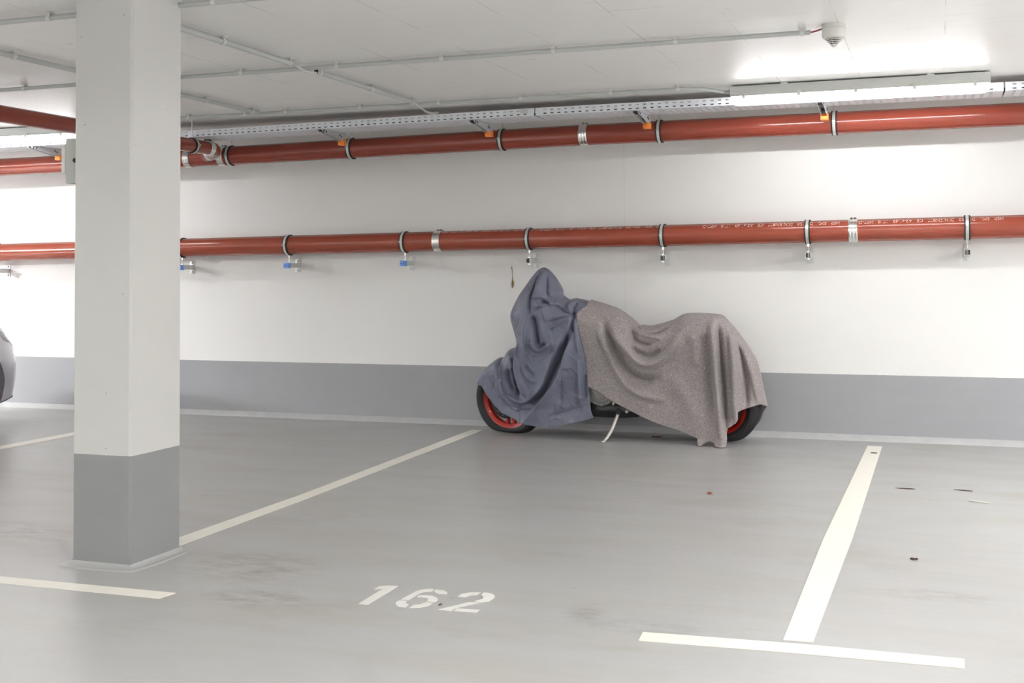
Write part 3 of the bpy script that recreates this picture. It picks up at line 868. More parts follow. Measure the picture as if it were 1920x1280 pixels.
def tray_support(x, zt, label):
    y = -.50
    t = thing('tray_support', label, 'tray support', (x, y, CEIL_Z), 'supports with an orange cap below the tray')
    w, tt = .020, .003
    zb = zt - .066
    u_sec = [(x-w, y-w), (x-w+tt, y-w), (x-w+tt, y+w-tt), (x+w-tt, y+w-tt), (x+w-tt, y-w), (x+w, y-w), (x+w, y+w), (x-w, y+w)]
    mb = MB().prism(u_sec, zb, CEIL_Z-.006)
    mb.build('hanging_post', M['steel'], t)
    MB().box(x-.05, x+.05, y-.05, y+.05, CEIL_Z-.006, CEIL_Z-.0002).build('ceiling_plate', M['steel'], t)
    ca = MB().box(x-.026, x+.026, y-.026, y+.026, zb-.026, zb+.020).build('end_cap', M['orange'], t, bevel=.004)
    ca['label'] = 'orange plastic cap'
    # cantilever arm: two tapering cheeks and a flat top
    mb = MB()
    prof = [(y-w-.002, zt-.002), (y-w-.002, zt-.066), (y-w-.03, zt-.062), (TY0-.012, zt-.018), (TY0-.016, zt-.002)]
    for s in (-1, 1):
        mb.prism_x(prof, x+s*.019-.0015, x+s*.019+.0015)
    mb.box(x-.019, x+.019, TY0-.016, y-w-.002, zt-.004, zt-.0012)
    arm = mb.build('bracket_arm', M['steel'], t, smooth=0)
    for (yy, zz) in ((y-.052, zt-.028), (y-.075, zt-.020), (TY0+.012, zt-.012), (TY0+.05, zt-.016)):
        MB().tube([(x-.024, yy, zz), (x+.024, yy, zz)], .007, 6).build('bolt', M['dark_metal'], arm)
    return t
tray_support(-7.23, 2.320, 'orange-capped tray support visible left of the column')
tray_support(-4.462, 2.334, 'orange-capped tray support first along the tray right of the column')
tray_support(-3.210, 2.346, 'orange-capped tray support straight above the peak of the blue cover')
tray_support(-1.981, 2.351, 'orange-capped tray support above the blanket, left of the lit lamp')
tray_support(-.727, 2.351, 'orange-capped tray support under the lit ceiling lamp')
tray_support(.90, 2.352, 'orange-capped tray support past the right end of the lit lamp')

# ------------------------------------------------------------------ ceiling lamps
def ceiling_lamp(xc, label, group=None):
    L = 1.60
    t = thing('ceiling_lamp', label, 'lamp', (xc, LAMP_Y, CEIL_Z), group)
    xa, xb = xc-L/2, xc+L/2
    hw = .056
    prof = [(-.046, .0), (-.050, -.004), (-hw, -.058), (-hw-.004, -.062), (-hw-.004, -.070), (hw+.004, -.070), (hw+.004, -.062), (hw, -.058), (.050, -.004), (.046, 0)]
    zt = CEIL_Z-.008
    MB().prism_x([(LAMP_Y+a, zt+b) for a, b in prof], xa, xb).build('housing', M['housing'], t, smooth=20, bevel=.002)
    # diffuser: a bowl with rounded ends, wider at the rim
    sec = []
    for k in range(13):
        a = PI*k/12
        sec.append((-(hw+.002)*math.cos(a), -.056*math.sin(a)**.75))
    vs = []
    st = [(.006, .12), (.008, .45), (.016, .78), (.030, .95), (.055, 1.0), (L-.055, 1.0), (L-.030, .95), (L-.016, .78), (L-.008, .45), (L-.006, .12)]
    for dx, s in st:
        for a, b in sec:
            vs.append((xa+dx, LAMP_Y+a*(.85+.15*s), zt-.0705+b*s))
    n = len(sec)
    fs = [(i*n+j, i*n+j+1, (i+1)*n+j+1, (i+1)*n+j) for i in range(len(st)-1) for j in range(n-1)]
    fs += [tuple(range(n)), tuple(reversed(range((len(st)-1)*n, len(st)*n)))]
    MB().add(vs, fs).build('diffuser', M['diffuser'], t, smooth=50)
    MB().tube([(xa+.045, LAMP_Y, zt-.080), (xb-.045, LAMP_Y, zt-.080)], .013, 12).build('fluorescent_tube', M['tube'], t, smooth=60)
    for k in range(5):
        x = xc-.71+k*.355
        for s in (-1, 1):
            yy = LAMP_Y+s*(hw+.006)
            mb = MB().box(x-.011, x+.011, yy-.003, yy+.003, zt-.088, zt-.050)
            mb.box(x-.017, x+.017, yy-.004, yy+.002, zt-.054, zt-.048)
            mb.build('clip', M['plastic'], t, bevel=.001)
    for x in (xc-.45, xc+.45):
        MB().box(x-.022, x+.022, LAMP_Y-.053, LAMP_Y+.053, CEIL_Z-.012, CEIL_Z-.0003).build('mounting_clamp', M['steel'], t, bevel=.001)
    MB().tube([(xa-.045, LAMP_Y, zt-.030), (xa+.002, LAMP_Y, zt-.030)], [.011, .015], 12).build('cable_gland', M['grey_plastic'], t)
    return t
lamp = ceiling_lamp(-.480, 'long lit lamp on the ceiling above the right end of the tray')
ceiling_lamp(-7.405, 'long lit lamp on the ceiling left of the column, above the grey car')

# ------------------------------------------------------------------ conduits on the ceiling
def conduit(pts, r, clips, axis, label, clip_w=.011):
    t = thing('conduit', label, 'conduit', pts[0])
    MB().tube(pts, r, 14).build('tube', M['conduit'], t, smooth=60)
    z = pts[0][2]
    for c in clips:
        mb = MB()
        if axis == 'x':
            x, y = c, pts[0][1]
            mb.lathe([(r+.0002, -clip_w), (r+.0035, -clip_w), (r+.0035, clip_w), (r+.0002, clip_w)], (x, y, z), (1, 0, 0), 18, closed=True)
            mb.box(x-clip_w, x+clip_w, y-r*.8, y+r*.8, z+r*.8, CEIL_Z-.0003)
            mb.box(x-clip_w*1.6, x+clip_w*1.6, y-r*1.3, y+r*1.3, CEIL_Z-.006, CEIL_Z-.0003)
        else:
            x, y = pts[0][0], c
            mb.lathe([(r+.0002, -clip_w), (r+.0035, -clip_w), (r+.0035, clip_w), (r+.0002, clip_w)], (x, y, z), (0, 1, 0), 18, closed=True)
            mb.box(x-r*.8, x+r*.8, y-clip_w, y+clip_w, z+r*.8, CEIL_Z-.0003)
            mb.box(x-r*1.5, x+r*1.5, y-clip_w*1.6, y+clip_w*1.6, CEIL_Z-.006, CEIL_Z-.0003)
        mb.build('clip', M['plastic'], t)
    return t
ZC = 2.425
conduit([(-9.5, -4.49, ZC), (-1.6, -4.49, ZC)], .0125, (-5.6, -4.75, -3.896, -3.0, -2.1), 'x', 'pale conduit on the ceiling nearest the viewer, meeting the top of the column')
conduit([(-9.5, -2.83, ZC), (-.591, -2.83, ZC)], .0125, (-8.0, -7.0, -6.2, -5.527, -4.55, -3.91, -3.269, -2.611, -1.952, -1.28, -.632), 'x', 'long pale conduit on the ceiling leading to the smoke detector')
conduit([(-6.4, -1.22, ZC), (-1.56, -1.22, ZC), (-1.45, -1.17, ZC), (-1.33, -1.05, ZC-.01)], .0115, (-5.4, -4.899, -4.549, -3.937, -3.317, -2.7, -2.06, -1.60), 'x', 'pale conduit on the ceiling beside the cable tray, ending at the lit lamp')
conduit([(-3.47, -7.0, ZC), (-3.47, -2.965, ZC)], .0160, (-6.2, -5.3, -4.4, -3.708, -3.038), 'y', 'pale conduit on the ceiling running from above the column to the crossing')
conduit([(-3.47, -2.715, ZC), (-3.47, -1.306, ZC)], .0160, (-2.678, -1.992, -1.34), 'y', 'pale conduit on the ceiling between the crossing and the cable tray')
conduit([(-4.76, -7.0, ZC), (-4.76, -1.26, ZC)], .0150, (-6.0, -5.0, -3.771, -2.8, -1.943, -1.352), 'y', 'pale conduit on the ceiling passing behind the column towards the tray')
o = MB().tube([(-3.47, -3.1, ZC), (-3.47, -2.96, ZC-.004), (-3.468, -2.90, ZC-.014), (-3.466, -2.83, ZC-.0195), (-3.468, -2.76, ZC-.015), (-3.47, -2.70, ZC-.006), (-3.47, -2.58, ZC)], .006, 10).build('cable', M['plastic'], None, smooth=60)
tag(o, 'bare white cable bridging the gap between two conduits at the crossing', 'cable')
o = MB().tube([(-3.47, -1.40, ZC), (-3.47, -1.30, ZC), (-3.478, -1.20, ZC-.016), (-3.488, -1.05, ZC-.035), (-3.49, -.93, ZC-.028), (-3.49, -.84, ZC-.010), (-3.49, -.80, ZC-.03)], .007, 10).build('cable', M['plastic'], None, smooth=60)
tag(o, 'short white cable dropping from the conduit end into the tray', 'cable')

tag(MB().lathe([(0, 0), (.0135, 0), (.0135, .002)], (-3.47, -2.7152, ZC), (0, -1, 0), 18).build('end_shade_disc', M['rubber'], bpy.data.objects['conduit.004'], smooth=0), 'dark disc standing for the shaded tube mouth')  # black disc paints the shade inside the tube mouth
# ------------------------------------------------------------------ smoke detector
sx, sy = -.474, -2.86
t = thing('smoke_detector', 'round white smoke detector on the ceiling at the end of a conduit', 'smoke detector', (sx, sy, CEIL_Z))
MB().lathe([(0, 0), (.056, 0), (.058, -.004), (.058, -.020), (.0565, -.0215), (0, -.0215)], (sx, sy, CEIL_Z-.0003), (0, 0, 1), 40).build('base', M['plastic'], t)
MB().lathe([(0, -.0225), (.0585, -.0225), (.0595, -.026), (.0590, -.058), (.0545, -.068), (.043, -.0735), (0, -.0735)], (sx, sy, CEIL_Z), (0, 0, 1), 40).build('body', M['plastic'], t)
cone = MB().lathe([(0, -.0735), (.036, -.0735), (.008, -.108), (0, -.108)], (sx, sy, CEIL_Z), (0, 0, 1), 32).build('sensor_cone', M['dark_metal'], t)
for k in range(4):
    zz = -.0765-k*.0075
    rr_ = .0435-k*.0085
    MB().lathe([(rr_-.007, zz), (rr_, zz), (rr_-.0035, zz-.0036), (rr_-.010, zz-.0036)], (sx, sy, CEIL_Z), (0, 0, 1), 32, closed=True).build('louvre', M['plastic'], cone)
mb = MB()
for k in range(6):
    a = PI/3*k+.3
    mb.tube([(sx+.043*math.cos(a), sy+.043*math.sin(a), CEIL_Z-.073), (sx+.010*math.cos(a), sy+.010*math.sin(a), CEIL_Z-.108)], .0014, 6)
mb.lathe([(0, -.103), (.014, -.103), (.011, -.113), (0, -.115)], (sx, sy, CEIL_Z), (0, 0, 1), 24)
mb.build('guard_ribs', M['plastic'], t)
o = MB().tube([(-.62, -2.83, ZC), (-.585, -2.83, ZC), (-.56, -2.835, ZC+.004), (-.532, -2.845, ZC+.010)], .0042, 8).build('cable', M['red_cable'], None, smooth=60)
tag(o, 'short red cable joining the conduit end to the smoke detector', 'cable')

# ------------------------------------------------------------------ junction box on the far side of the column
t = thing('junction_box', 'grey junction box fixed to the hidden side of the white column', 'junction box', (CX0-.03, -4.74, 1.71))
bx = MB().box(CX0-.062, CX0-.0003, -4.795, -4.66, 1.618, 1.812).build('body', M['grey_plastic'], t, bevel=.003)
ld = MB().box(CX0-.080, CX0-.061, -4.800, -4.675, 1.662, 1.775).build('lid', M['plastic'], t, bevel=.002)
for zz in (1.668, 1.769):
    MB().tube([(CX0-.084, -4.770, zz), (CX0-.079, -4.770, zz)], .006, 10).build('lid_screw', M['steel'], ld)
MB().tube([(CX0-.006, -4.806, 1.715), (CX0-.006, -4.794, 1.715)], .010, 12).build('lock', M['rubber'], t)

# ------------------------------------------------------------------ the motorcycle
LEAN = .14
yc = lambda z: -.34 - LEAN*z
upv = Vector((0, -LEAN, 1)).normalized()
bike = thing('motorcycle', 'red-wheeled motorcycle on its side stand under two covers by the wall', 'motorcycle', (-2.3, -.4, 0))

def wheel(cx, cz, R, rimr, steer, hw, disc_side):
    c = Vector((cx, yc(cz), cz))
    axle = Vector((1, 0, 0)).cross(upv)       # points towards the wall or the viewer
    axle = -axle if axle.y > 0 else axle      # towards the viewer
    axle = Matrix.Rotation(steer, 3, upv) @ axle
    prof = []
    for k in range(17):
        a = -PI*.93 + 2*PI*.93*k/16
        prof.append((R-.052+.052*math.cos(a*.55)**.8 if abs(a) < 2.6 else R-.07, hw*math.sin(a*.62)))
    prof = [(rimr-.004, -hw*.72), (rimr+.012, -hw*.86), (R-.055, -hw), (R-.028, -hw*.93), (R-.010, -hw*.66), (R-.001, -hw*.25), (R, 0),
            (R-.001, hw*.25), (R-.010, hw*.66), (R-.028, hw*.93), (R-.055, hw), (rimr+.012, hw*.86), (rimr-.004, hw*.72)]
    mb = MB().lathe(prof, c, axle, n=72)
    v2 = []
    for (x, y, z) in mb.v:
        if z < .075:                           # the soft tyre is squashed flat on the floor
            q = Vector((x, y, z))-c
            s = (.075-z)/.12
            q = q + axle*q.dot(axle)*.14*min(s, 1)
            x, y = (c+q).x, (c+q).y
            z = max(.002, .5*(z + math.sqrt(z*z + .0009)) - .0015)
        v2.append((x, y, z))
    mb.v = v2
    tyre = mb.build('wheel', M['tyre'], bike, smooth=60)
    tyre['label'] = 'black tyre'
    # red cast rim: outer channel, spokes, hub
    mb = MB()
    d = hw*.72
    mb.lathe([(rimr+.004, d), (rimr-.006, d), (rimr-.018, d*.8), (rimr-.032, d*.55), (rimr-.036, 0), (rimr-.032, -d*.55), (rimr-.018, -d*.8), (rimr-.006, -d), (rimr+.004, -d), (rimr+.001, 0)], c, axle, n=72, closed=True)
    mb.lathe([(.0, .04), (.045, .04), (.052, .02), (.052, -.02), (.045, -.04), (0, -.04)], c, axle, n=32)
    u = (upv - axle*upv.dot(axle)).normalized()
    w = axle.cross(u)
    for k in range(3):
        for dk in (-.16, .16):
            a = 2*PI*k/3 + 1.1
            p0 = c + (u*math.cos(a+dk*1.8)+w*math.sin(a+dk*1.8))*.045
            p1 = c + (u*math.cos(a+dk)+w*math.sin(a+dk))*(rimr-.024)
            mb.tube([p0, (p0+p1)/2, p1], [.017, .013, .018], 10)
    rim = mb.build('rim', M['rim'], tyre, smooth=45)
    rim['label'] = 'red cast rim'
    if disc_side:
        s = disc_side*.058
        mb = MB()
        n = 60
        rad = [.074, .084, .091, .102, .109, .126]
        a3 = lambda r_, k, o_: c + (u*math.cos(2*PI*k/n)+w*math.sin(2*PI*k/n))*r_ + axle*o_
        vs, fs = [], []
        for k in range(n):
            for r_ in rad:
                vs.append(a3(r_, k, s))
        for k in range(n):
            for j in range(5):
                if (j == 1 and k % 5 == 0) or (j == 3 and k % 5 == 2):
                    continue
                k2 = (k+1) % n
                fs.append((k*6+j, k2*6+j, k2*6+j+1, k*6+j+1))
        mb.add(vs, fs)
        mb.build('brake_disc', M['dark_metal'], tyre, solid=.004)
    return c, axle, u, w

fc, fax, fu, fwv = wheel(-3.105, .246, .290, .214, math.radians(-13), .052, 1)
rc, rax, ru, rw = wheel(-1.512, .262, .300, .214, 0, .070, 0)
# fork legs rise from the front axle under the cloth
for s in (-1, 1):
    a = fc + fax*s*.085
    top = Vector((-2.82, 0, .92))
    top.y = yc(.92)
    b = top + fax*s*.085
    MB().tube([a, a+(b-a)*.45, a+(b-a)*.451, b], [.024, .024, .019, .019], 14).build('fork_leg', M['dark_metal'], bike)
MB().tube([fc-fax*.10, fc+fax*.10], .012, 12).build('axle', M['steel'], bike)
cal = fc + fax*.062 + Vector((.10, 0, .10))
mb = MB().tube([cal+fax*.022, cal-fax*.012], .038, 12)
mb.tube([cal+fax*.022+Vector((.02, 0, .05)), cal-fax*.012+Vector((.02, 0, .05))], .030, 12)
mb.build('brake_caliper', M['dark_metal'], bike, bevel=.003)

# engine block with its round cover, black belly pan and levers
ye = yc(.38)
eng = MB().box(-2.56, -2.10, ye-.155, ye+.16, .262, .60).build('engine', M['dark_metal'], bike, bevel=.02)
ec = Vector((-2.335, ye-.155, .372))
ea = Vector((0, -1, -.14)).normalized()
mb = MB().lathe([(.125, 0), (.122, .022), (.112, .032), (.104, .032), (.100, .026), (.094, .026), (.090, .034), (.074, .036), (.070, .030), (.062, .030), (.058, .038), (.030, .040), (0, .040)], ec, ea, n=48)
for k in range(7):
    a = 2*PI*k/7+.4
    q = ec + Vector((math.cos(a)*.110, 0, math.sin(a)*.110)) + ea*.030
    mb.tube([q, q+ea*.010], .007, 8)
cv = mb.build('crankcase_cover', M['engine'], eng, smooth=30)
cv['label'] = 'grey round engine cover'
mb = MB()
sec = []
for x, zt_, zb_, hw_ in ((-2.66, .27, .20, .05), (-2.60, .275, .175, .13), (-2.40, .268, .158, .165), (-2.20, .262, .155, .165), (-2.08, .25, .165, .14), (-2.03, .235, .185, .08)):
    m_ = (zt_+zb_)/2
    y_ = yc(m_)
    sec.append([(x, y_-hw_, m_), (x, y_-hw_*.95, zt_), (x, y_+hw_*.95, zt_), (x, y_+hw_, m_), (x, y_+hw_*.7, zb_), (x, y_-hw_*.7, zb_)])
vs = sum(sec, [])
fs = [(i*6+k, i*6+(k+1) % 6, (i+1)*6+(k+1) % 6, (i+1)*6+k) for i in range(5) for k in range(6)] + [tuple(range(6)), tuple(range(30, 36))]
MB().add(vs, fs).build('belly_pan', M['black'], bike, smooth=50, bevel=.008)
mb = MB().tube([(-2.20, -.55, .285), (-2.20, -.60, .283)], .012, 10)
mb.tube([(-2.235, -.585, .285), (-2.10, -.585, .262)], .0065, 8)
mb.tube([(-2.235, -.575, .262), (-2.225, -.575, .30)], .008, 8)
mb.build('gear_lever', M['stand'], bike, smooth=40)
MB().tube([(-2.13, -.50, .222), (-2.13, -.60, .218)], [.013, .011], 12).build('footrest', M['engine'], bike)
st = MB().tube([(-2.206, -.515, .210), (-2.215, -.53, .180), (-2.235, -.575, .105), (-2.252, -.60, .062), (-2.270, -.625, .028), (-2.285, -.640, .010)], [.0115, .012, .0115, .011, .0105, .010], 12).build('side_stand', M['stand'], bike, smooth=60)
mb = MB().box(-2.300, -2.276, -.662, -.634, .0005, .012)
mb.build('stand_foot', M['stand'], st, bevel=.003)
MB().tube([(-2.204, -.545, .208), (-2.204, -.50, .214)], .022, 14).build('stand_pivot', M['black'], bike)
mb = MB()
for s in (-1, 1):
    a = Vector((-2.1, yc(.36)-s*.10, .36))
    mb.tube([a, rc + rax*s*.10], [.035, .026], 12)
mb.tube([rc-rax*.12, rc+rax*.12], .012, 12)
mb.tube([Vector((-2.1, yc(.36)-.12, .36)), Vector((-2.1, yc(.36)+.12, .36))], .03, 12)
mb.build('swing_arm', M['dark_metal'], bike)

# ------------------------------------------------------------------ cloth covers
def seg_dist(P, line_):
    """distance of points P (n,2) to a polyline; also the side (+ left of travel) and the position along it, 0..1"""
    A = np.asarray(line_, float)
    S = A[1:]-A[:-1]
    Ls = np.linalg.norm(S, axis=1)
    acc = np.concatenate([[0], np.cumsum(Ls)])
    best = np.full(len(P), 1e9)
    side = np.zeros(len(P))
    tt = np.zeros(len(P))
    for i in range(len(S)):
        d = P-A[i]
        t = np.clip((d@S[i])/(Ls[i]**2+1e-12), 0, 1)
        q = d-t[:, None]*S[i]
        dist = np.linalg.norm(q, axis=1)
        m = dist < best
        best[m] = dist[m]
        cr = S[i][0]*d[:, 1]-S[i][1]*d[:, 0]
        side[m] = np.sign(cr)[m]
        tt[m] = ((acc[i]+t*Ls[i])/acc[-1])[m]
    return best, side, tt

def smoothline(l, k=2):
    """Chaikin corner cutting that keeps the ends"""
    for _ in range(k):
        o = [l[0]]
        for a, b in zip(l[:-1], l[1:]):
            o.append([a[0]*.75+b[0]*.25, a[1]*.75+b[1]*.25])
            o.append([a[0]*.25+b[0]*.75, a[1]*.25+b[1]*.75])
        o.append(l[-1])
        l = o
    return l

def resample(l, step):
    out = []
    for a, b in zip(l[:-1], l[1:]):
        n = max(1, int(round(math.dist(a, b)/step)))
        out += [[a[0]+(b[0]-a[0])*i/n, a[1]+(b[1]-a[1])*i/n] for i in range(n)]
    return out

def inside(P, poly):
    x, z = P[:, 0], P[:, 1]
    c = np.zeros(len(P), bool)
    n = len(poly)
    for i in range(n):
        x1, z1 = poly[i]
        x2, z2 = poly[(i+1) % n]
        if z1 == z2: continue
        c ^= ((z1 > z) != (z2 > z)) & (x < (x2-x1)*(z-z1)/(z2-z1)+x1)
    return c

def cloth_sheet(name, rnd, hem, folds, width, dome_r, mat, step, label, cat, thick, wrinkle, far_fn, near_fn, seed, gain, creases=0, relax=1, power=0):
    """a cover draped over the bike: near and far sheets that meet along the top outline and hang free at the hem"""
    rnd_s = smoothline(rnd, 1)
    a = resample(rnd_s, step)
    b = resample([rnd_s[-1]] + hem + [rnd_s[0]], step)
    outline = a + b
    n_round = len(a)                     # a: points of the rounded top, the first of b closes it
    bd = np.array(outline)
    x0, z0 = bd.min(0)
    x1, z1 = bd.max(0)
    xs = np.arange(x0, x1, step)
    zs = np.arange(z0, z1, step*.866)
    gx, gz = np.meshgrid(xs, zs)
    gx = gx + (np.arange(len(zs)) % 2)[:, None]*step/2
    P = np.stack([gx.ravel(), gz.ravel()], 1)
    P = P[inside(P, outline)]
    dist, _, _ = seg_dist(P, outline + [outline[0]])
    P = P[dist > step*.55]
    allp = [Vector(q) for q in outline] + [Vector(q) for q in P]
    nb = len(outline)
    res = geometry.delaunay_2d_cdt(allp, [(i, (i+1) % nb) for i in range(nb)], [], 1, 1e-6)
    V = np.array([[q.x, q.y] for q in res[0]])
    F = [f for f in res[2] if len(f) == 3]
    d, _, _ = seg_dist(V, rnd_s)
    on_top = d < 1e-5
    W = width(V[:, 0], V[:, 1])
    Rr = dome_r(V[:, 0], V[:, 1])
    q = np.clip(d/Rr, 0, 1)
    dome = np.sqrt(np.clip(1-(1-q)**2, 0, 1))
    fold = np.zeros(len(V))
    for f in folds:
        pl = smoothline(f[0], 2)
        h, ww, we = f[1:4]
        tp = f[4] if len(f) > 4 else .16
        dd, sd, t = seg_dist(V, pl)
        wid = np.where(sd > 0, we, ww)
        fade = np.clip(np.minimum(t, 1-t)/tp, 0, 1)
        fade = .25+.75*fade*fade*(3-2*fade)
        fold += gain*h*fade*np.exp(-(dd/wid)**(power if power else np.where(wid > .018, 2.0, 1.25)))
    rng = np.random.default_rng(seed)
    wr = np.zeros(len(V))
    for k in range(14):
        an = rng.uniform(0, PI)
        fr = rng.uniform(12, 60)
        wr += np.sin((V[:, 0]*math.cos(an)+V[:, 1]*math.sin(an))*fr + rng.uniform(0, 6) + 2*np.sin(V[:, 1]*fr*.3+V[:, 0]*9))*(20/fr)
    fold += wr*wrinkle
    # little creases of stiff cloth, running mostly down the drape
    cr = np.zeros(len(V))
    for k in range(creases):
        p0 = V[rng.integers(len(V))]
        an = -PI/2 + rng.normal(0, .75)
        ln = rng.uniform(.05, .20)
        bend = rng.normal(0, .5)
        pl = [[p0[0]+ln*s_*math.cos(an+bend*s_), p0[1]+ln*s_*math.sin(an+bend*s_)] for s_ in (0, .25, .5, .75, 1)]
        near_ = np.abs(V-np.array(pl[2])).max(1) < ln
        dd, sd, t = seg_dist(V[near_], pl)
        fade = np.sin(PI*np.clip(t, .02, .98))
        cr[near_] += rng.choice([-1, 1])*rng.uniform(.0035, .0095)*fade*np.exp(-dd/np.where(sd > 0, rng.uniform(.004, .012), rng.uniform(.004, .012)))
    fold += cr
    # relax the creases a little along the triangles
    nbv = [set() for _ in range(len(V))]
    for f in F:
        for i in range(3):
            nbv[f[i]].add(f[(i+1) % 3]); nbv[f[i]].add(f[(i+2) % 3])
    ei = np.concatenate([[i]*len(s) for i, s in enumerate(nbv)])
    ej = np.concatenate([list(s) for s in nbv])
    cnt = np.maximum(np.bincount(ei, minlength=len(V)), 1)
    for _ in range(relax):
        fold = .7*fold + .3*np.bincount(ei, weights=fold[ej], minlength=len(V))/cnt
    calm = np.clip(d/.045, 0, 1)
    ycn = -.34-LEAN*V[:, 1]
    near = np.stack([V[:, 0], ycn - W*dome - fold*calm, V[:, 1]], 1)
    near = near_fn(near, V)
    far = np.stack([V[:, 0], ycn + W*.72*dome + np.abs(wr)*wrinkle*2*calm, V[:, 1]], 1)
    far = far_fn(far, V, rnd_s)
    far[:, 1] = np.minimum(far[:, 1], -.02)
    verts = [tuple(p_) for p_ in near]
    idx = {}
    for i in range(len(V)):
        if on_top[i]:
            idx[i] = i
        else:
            idx[i] = len(verts)
            verts.append(tuple(far[i]))
    faces = [tuple(f) for f in F] + [tuple(idx[i] for i in reversed(f)) for f in F]
    me = bpy.data.meshes.new(name)
    loc = Vector((float(V[:, 0].mean()), -.4, 0))
    me.from_pydata([(x-loc.x, y-loc.y, z) for x, y, z in verts], [], faces)
    me.shade_smooth()
    me.materials.append(mat)
    o = bpy.data.objects.new(name, me)
    o.location = loc
    COL.objects.link(o)
    md = o.modifiers.new('thickness', 'SOLIDIFY')
    md.thickness = thick
    md.offset = 1
    return tag(o, label, cat)

def interp(xp, fp):
    return lambda x: np.interp(x, xp, fp)
tw = interp([-3.42, -3.3, -3.18, -3.02, -2.9, -2.75, -2.6, -2.45, -2.3], [.10, .125, .15, .20, .235, .255, .25, .235, .215])
bw = interp([-2.5, -2.3, -2.1, -1.95, -1.8, -1.6, -1.4, -1.25, -1.15], [.235, .235, .225, .21, .20, .20, .19, .16, .12])

def tarp_w(x, z):
    w = tw(x)
    return w*np.interp(z, [.1, .35, .7, 1.0, 1.28], [.98, 1.0, 1.06, .95, .75])
def tarp_r(x, z):
    return np.interp(x, [-3.4, -3.25, -3.1, -2.95], [.045, .06, .09, .17])*np.interp(z, [.4, .7, 1.0], [.8, 1, .9])
def blanket_w(x, z):
    return bw(x) + .10*np.clip((.38-z)/.38, 0, 1)*np.interp(x, [-2.0, -1.7, -1.45, -1.3, -1.2], [0, .45, 1, .8, .2])
def blanket_r(x, z):
    return np.interp(x, [-2.5, -2.0, -1.5, -1.2], [.20, .16, .15, .16])
def far_tarp(P, V, top):
    m = inside(V, BLANKET_ROUND + BLANKET_HEM)
    P[m, 1] -= .05
    return P
def far_blanket(P, V, top):
    T = np.array(top)
    o = np.argsort(T[:, 0])
    zt = np.interp(V[:, 0], T[o, 0], T[o, 1])
    s = 1 + .42*np.clip((V[:, 0]+1.42)/.12, 0, 1)
    zz = zt-(zt-P[:, 2])*s
    m = V[:, 0] > -1.5
    P[m, 2] = np.maximum(zz[m], .055)
    return P
BLANKET_LOOP = BLANKET_ROUND + BLANKET_HEM
def near_tarp(P, V):
    # the part tucked under the blanket lies lower than it
    m = inside(V, BLANKET_LOOP)
    d, _, _ = seg_dist(V, [BLANKET_ROUND[-1]] + BLANKET_HEM[:8])
    P[m, 1] += np.minimum(.09, .022+d[m]*2.5)
    P[m, 2] -= np.minimum(.02, d[m])
    return P
def near_blanket(P, V):
    # cloth that reaches the floor lies out on it
    low_ = np.clip((.05-P[:, 2])/.05, 0, 1.5)
    P[:, 1] -= .05*low_
    P[:, 2] = np.maximum(P[:, 2], .004)
    return P

cloth_sheet('tarpaulin', TARP_ROUND, TARP_HEM, TARP_FOLDS, tarp_w, tarp_r, M['tarp'], .0056,
            'crumpled blue-grey cloth cover gathered over the front of the motorcycle', 'cover', .0018, .0011, far_tarp, near_tarp, 3, 2.2, 150, 0, 1.2)
cloth_sheet('blanket', BLANKET_ROUND, BLANKET_HEM, BLANKET_FOLDS, blanket_w, blanket_r, M['felt'], .0066,
            'speckled grey felt blanket draped over the seat and tail of the motorcycle', 'blanket', .005, .0006, far_blanket, near_blanket, 5, 1.6, 0, 0)

# ------------------------------------------------------------------ the parked car, nose to the wall
CARX, NOSE = -7.90, -.86
car = thing('car', 'silver-grey car parked nose to the wall left of the column', 'car', (CARX, NOSE-2.1, 0))
def car_section(s):
    """half outline of the body at s metres behind the nose: (half width, height)"""
    L = 4.3
    e = s/.62
    hw = .89*(1-max(0, 1-e)**2.4)**(1/2.4) if e < 1 else .89
    if s > L-.5:
        e2 = (L-s)/.5
        hw = .89*(.35+.65*(1-max(0, 1-e2)**2.4)**(1/2.4))
    hw = max(hw, .30)
    zb = np.interp(s, [0, .12, .5, 3.8, 4.3], [.30, .20, .165, .18, .32])
    belt = np.interp(s, [0, .15, .5, 1.1, 2.5, 4.0, 4.3], [.60, .70, .80, .90, .93, .95, .90])
    top = np.interp(s, [0, .08, .3, .7, 1.15, 1.6, 2.1, 3.2, 3.9, 4.2, 4.3], [.64, .72, .82, .90, .97, 1.26, 1.43, 1.42, 1.16, 1.0, .95])
    roofw = np.interp(s, [0, 1.1, 1.7, 3.2, 4.0, 4.3], [.80, .80, .66, .64, .72, .8])
    mid = (zb+belt)/2
    return [(0, zb), (hw*.80, zb), (hw*.95, zb+.05), (hw*.99, mid-.08), (hw, mid+.06), (hw*.965, belt-.10), (hw*.88, belt),
            (hw*(.88*.5+roofw*.5), belt*.45+top*.55), (hw*roofw, top-.03), (hw*roofw*.75, top-.004), (hw*.3, top), (0, top)]
ss = [0, .03, .08, .15, .24, .35, .48, .62, .8, 1.0, 1.2, 1.45, 1.7, 2.0, 2.4, 2.8, 3.2, 3.5, 3.8, 4.0, 4.15, 4.25, 4.3]
vs, fs = [], []
for s in ss:
    half = car_section(s)
    loop = half + [(-a, b) for a, b in reversed(half[1:-1])]
    vs += [(CARX+a, NOSE-s, b) for a, b in loop]
n = 22
fs = [(i*n+k, i*n+(k+1) % n, (i+1)*n+(k+1) % n, (i+1)*n+k) for i in range(len(ss)-1) for k in range(n)]
fs += [tuple(range(n)), tuple(range((len(ss)-1)*n, len(ss)*n))]
body = MB().add(vs, fs).build('body', M['car'], car, smooth=50)
cut = MB()
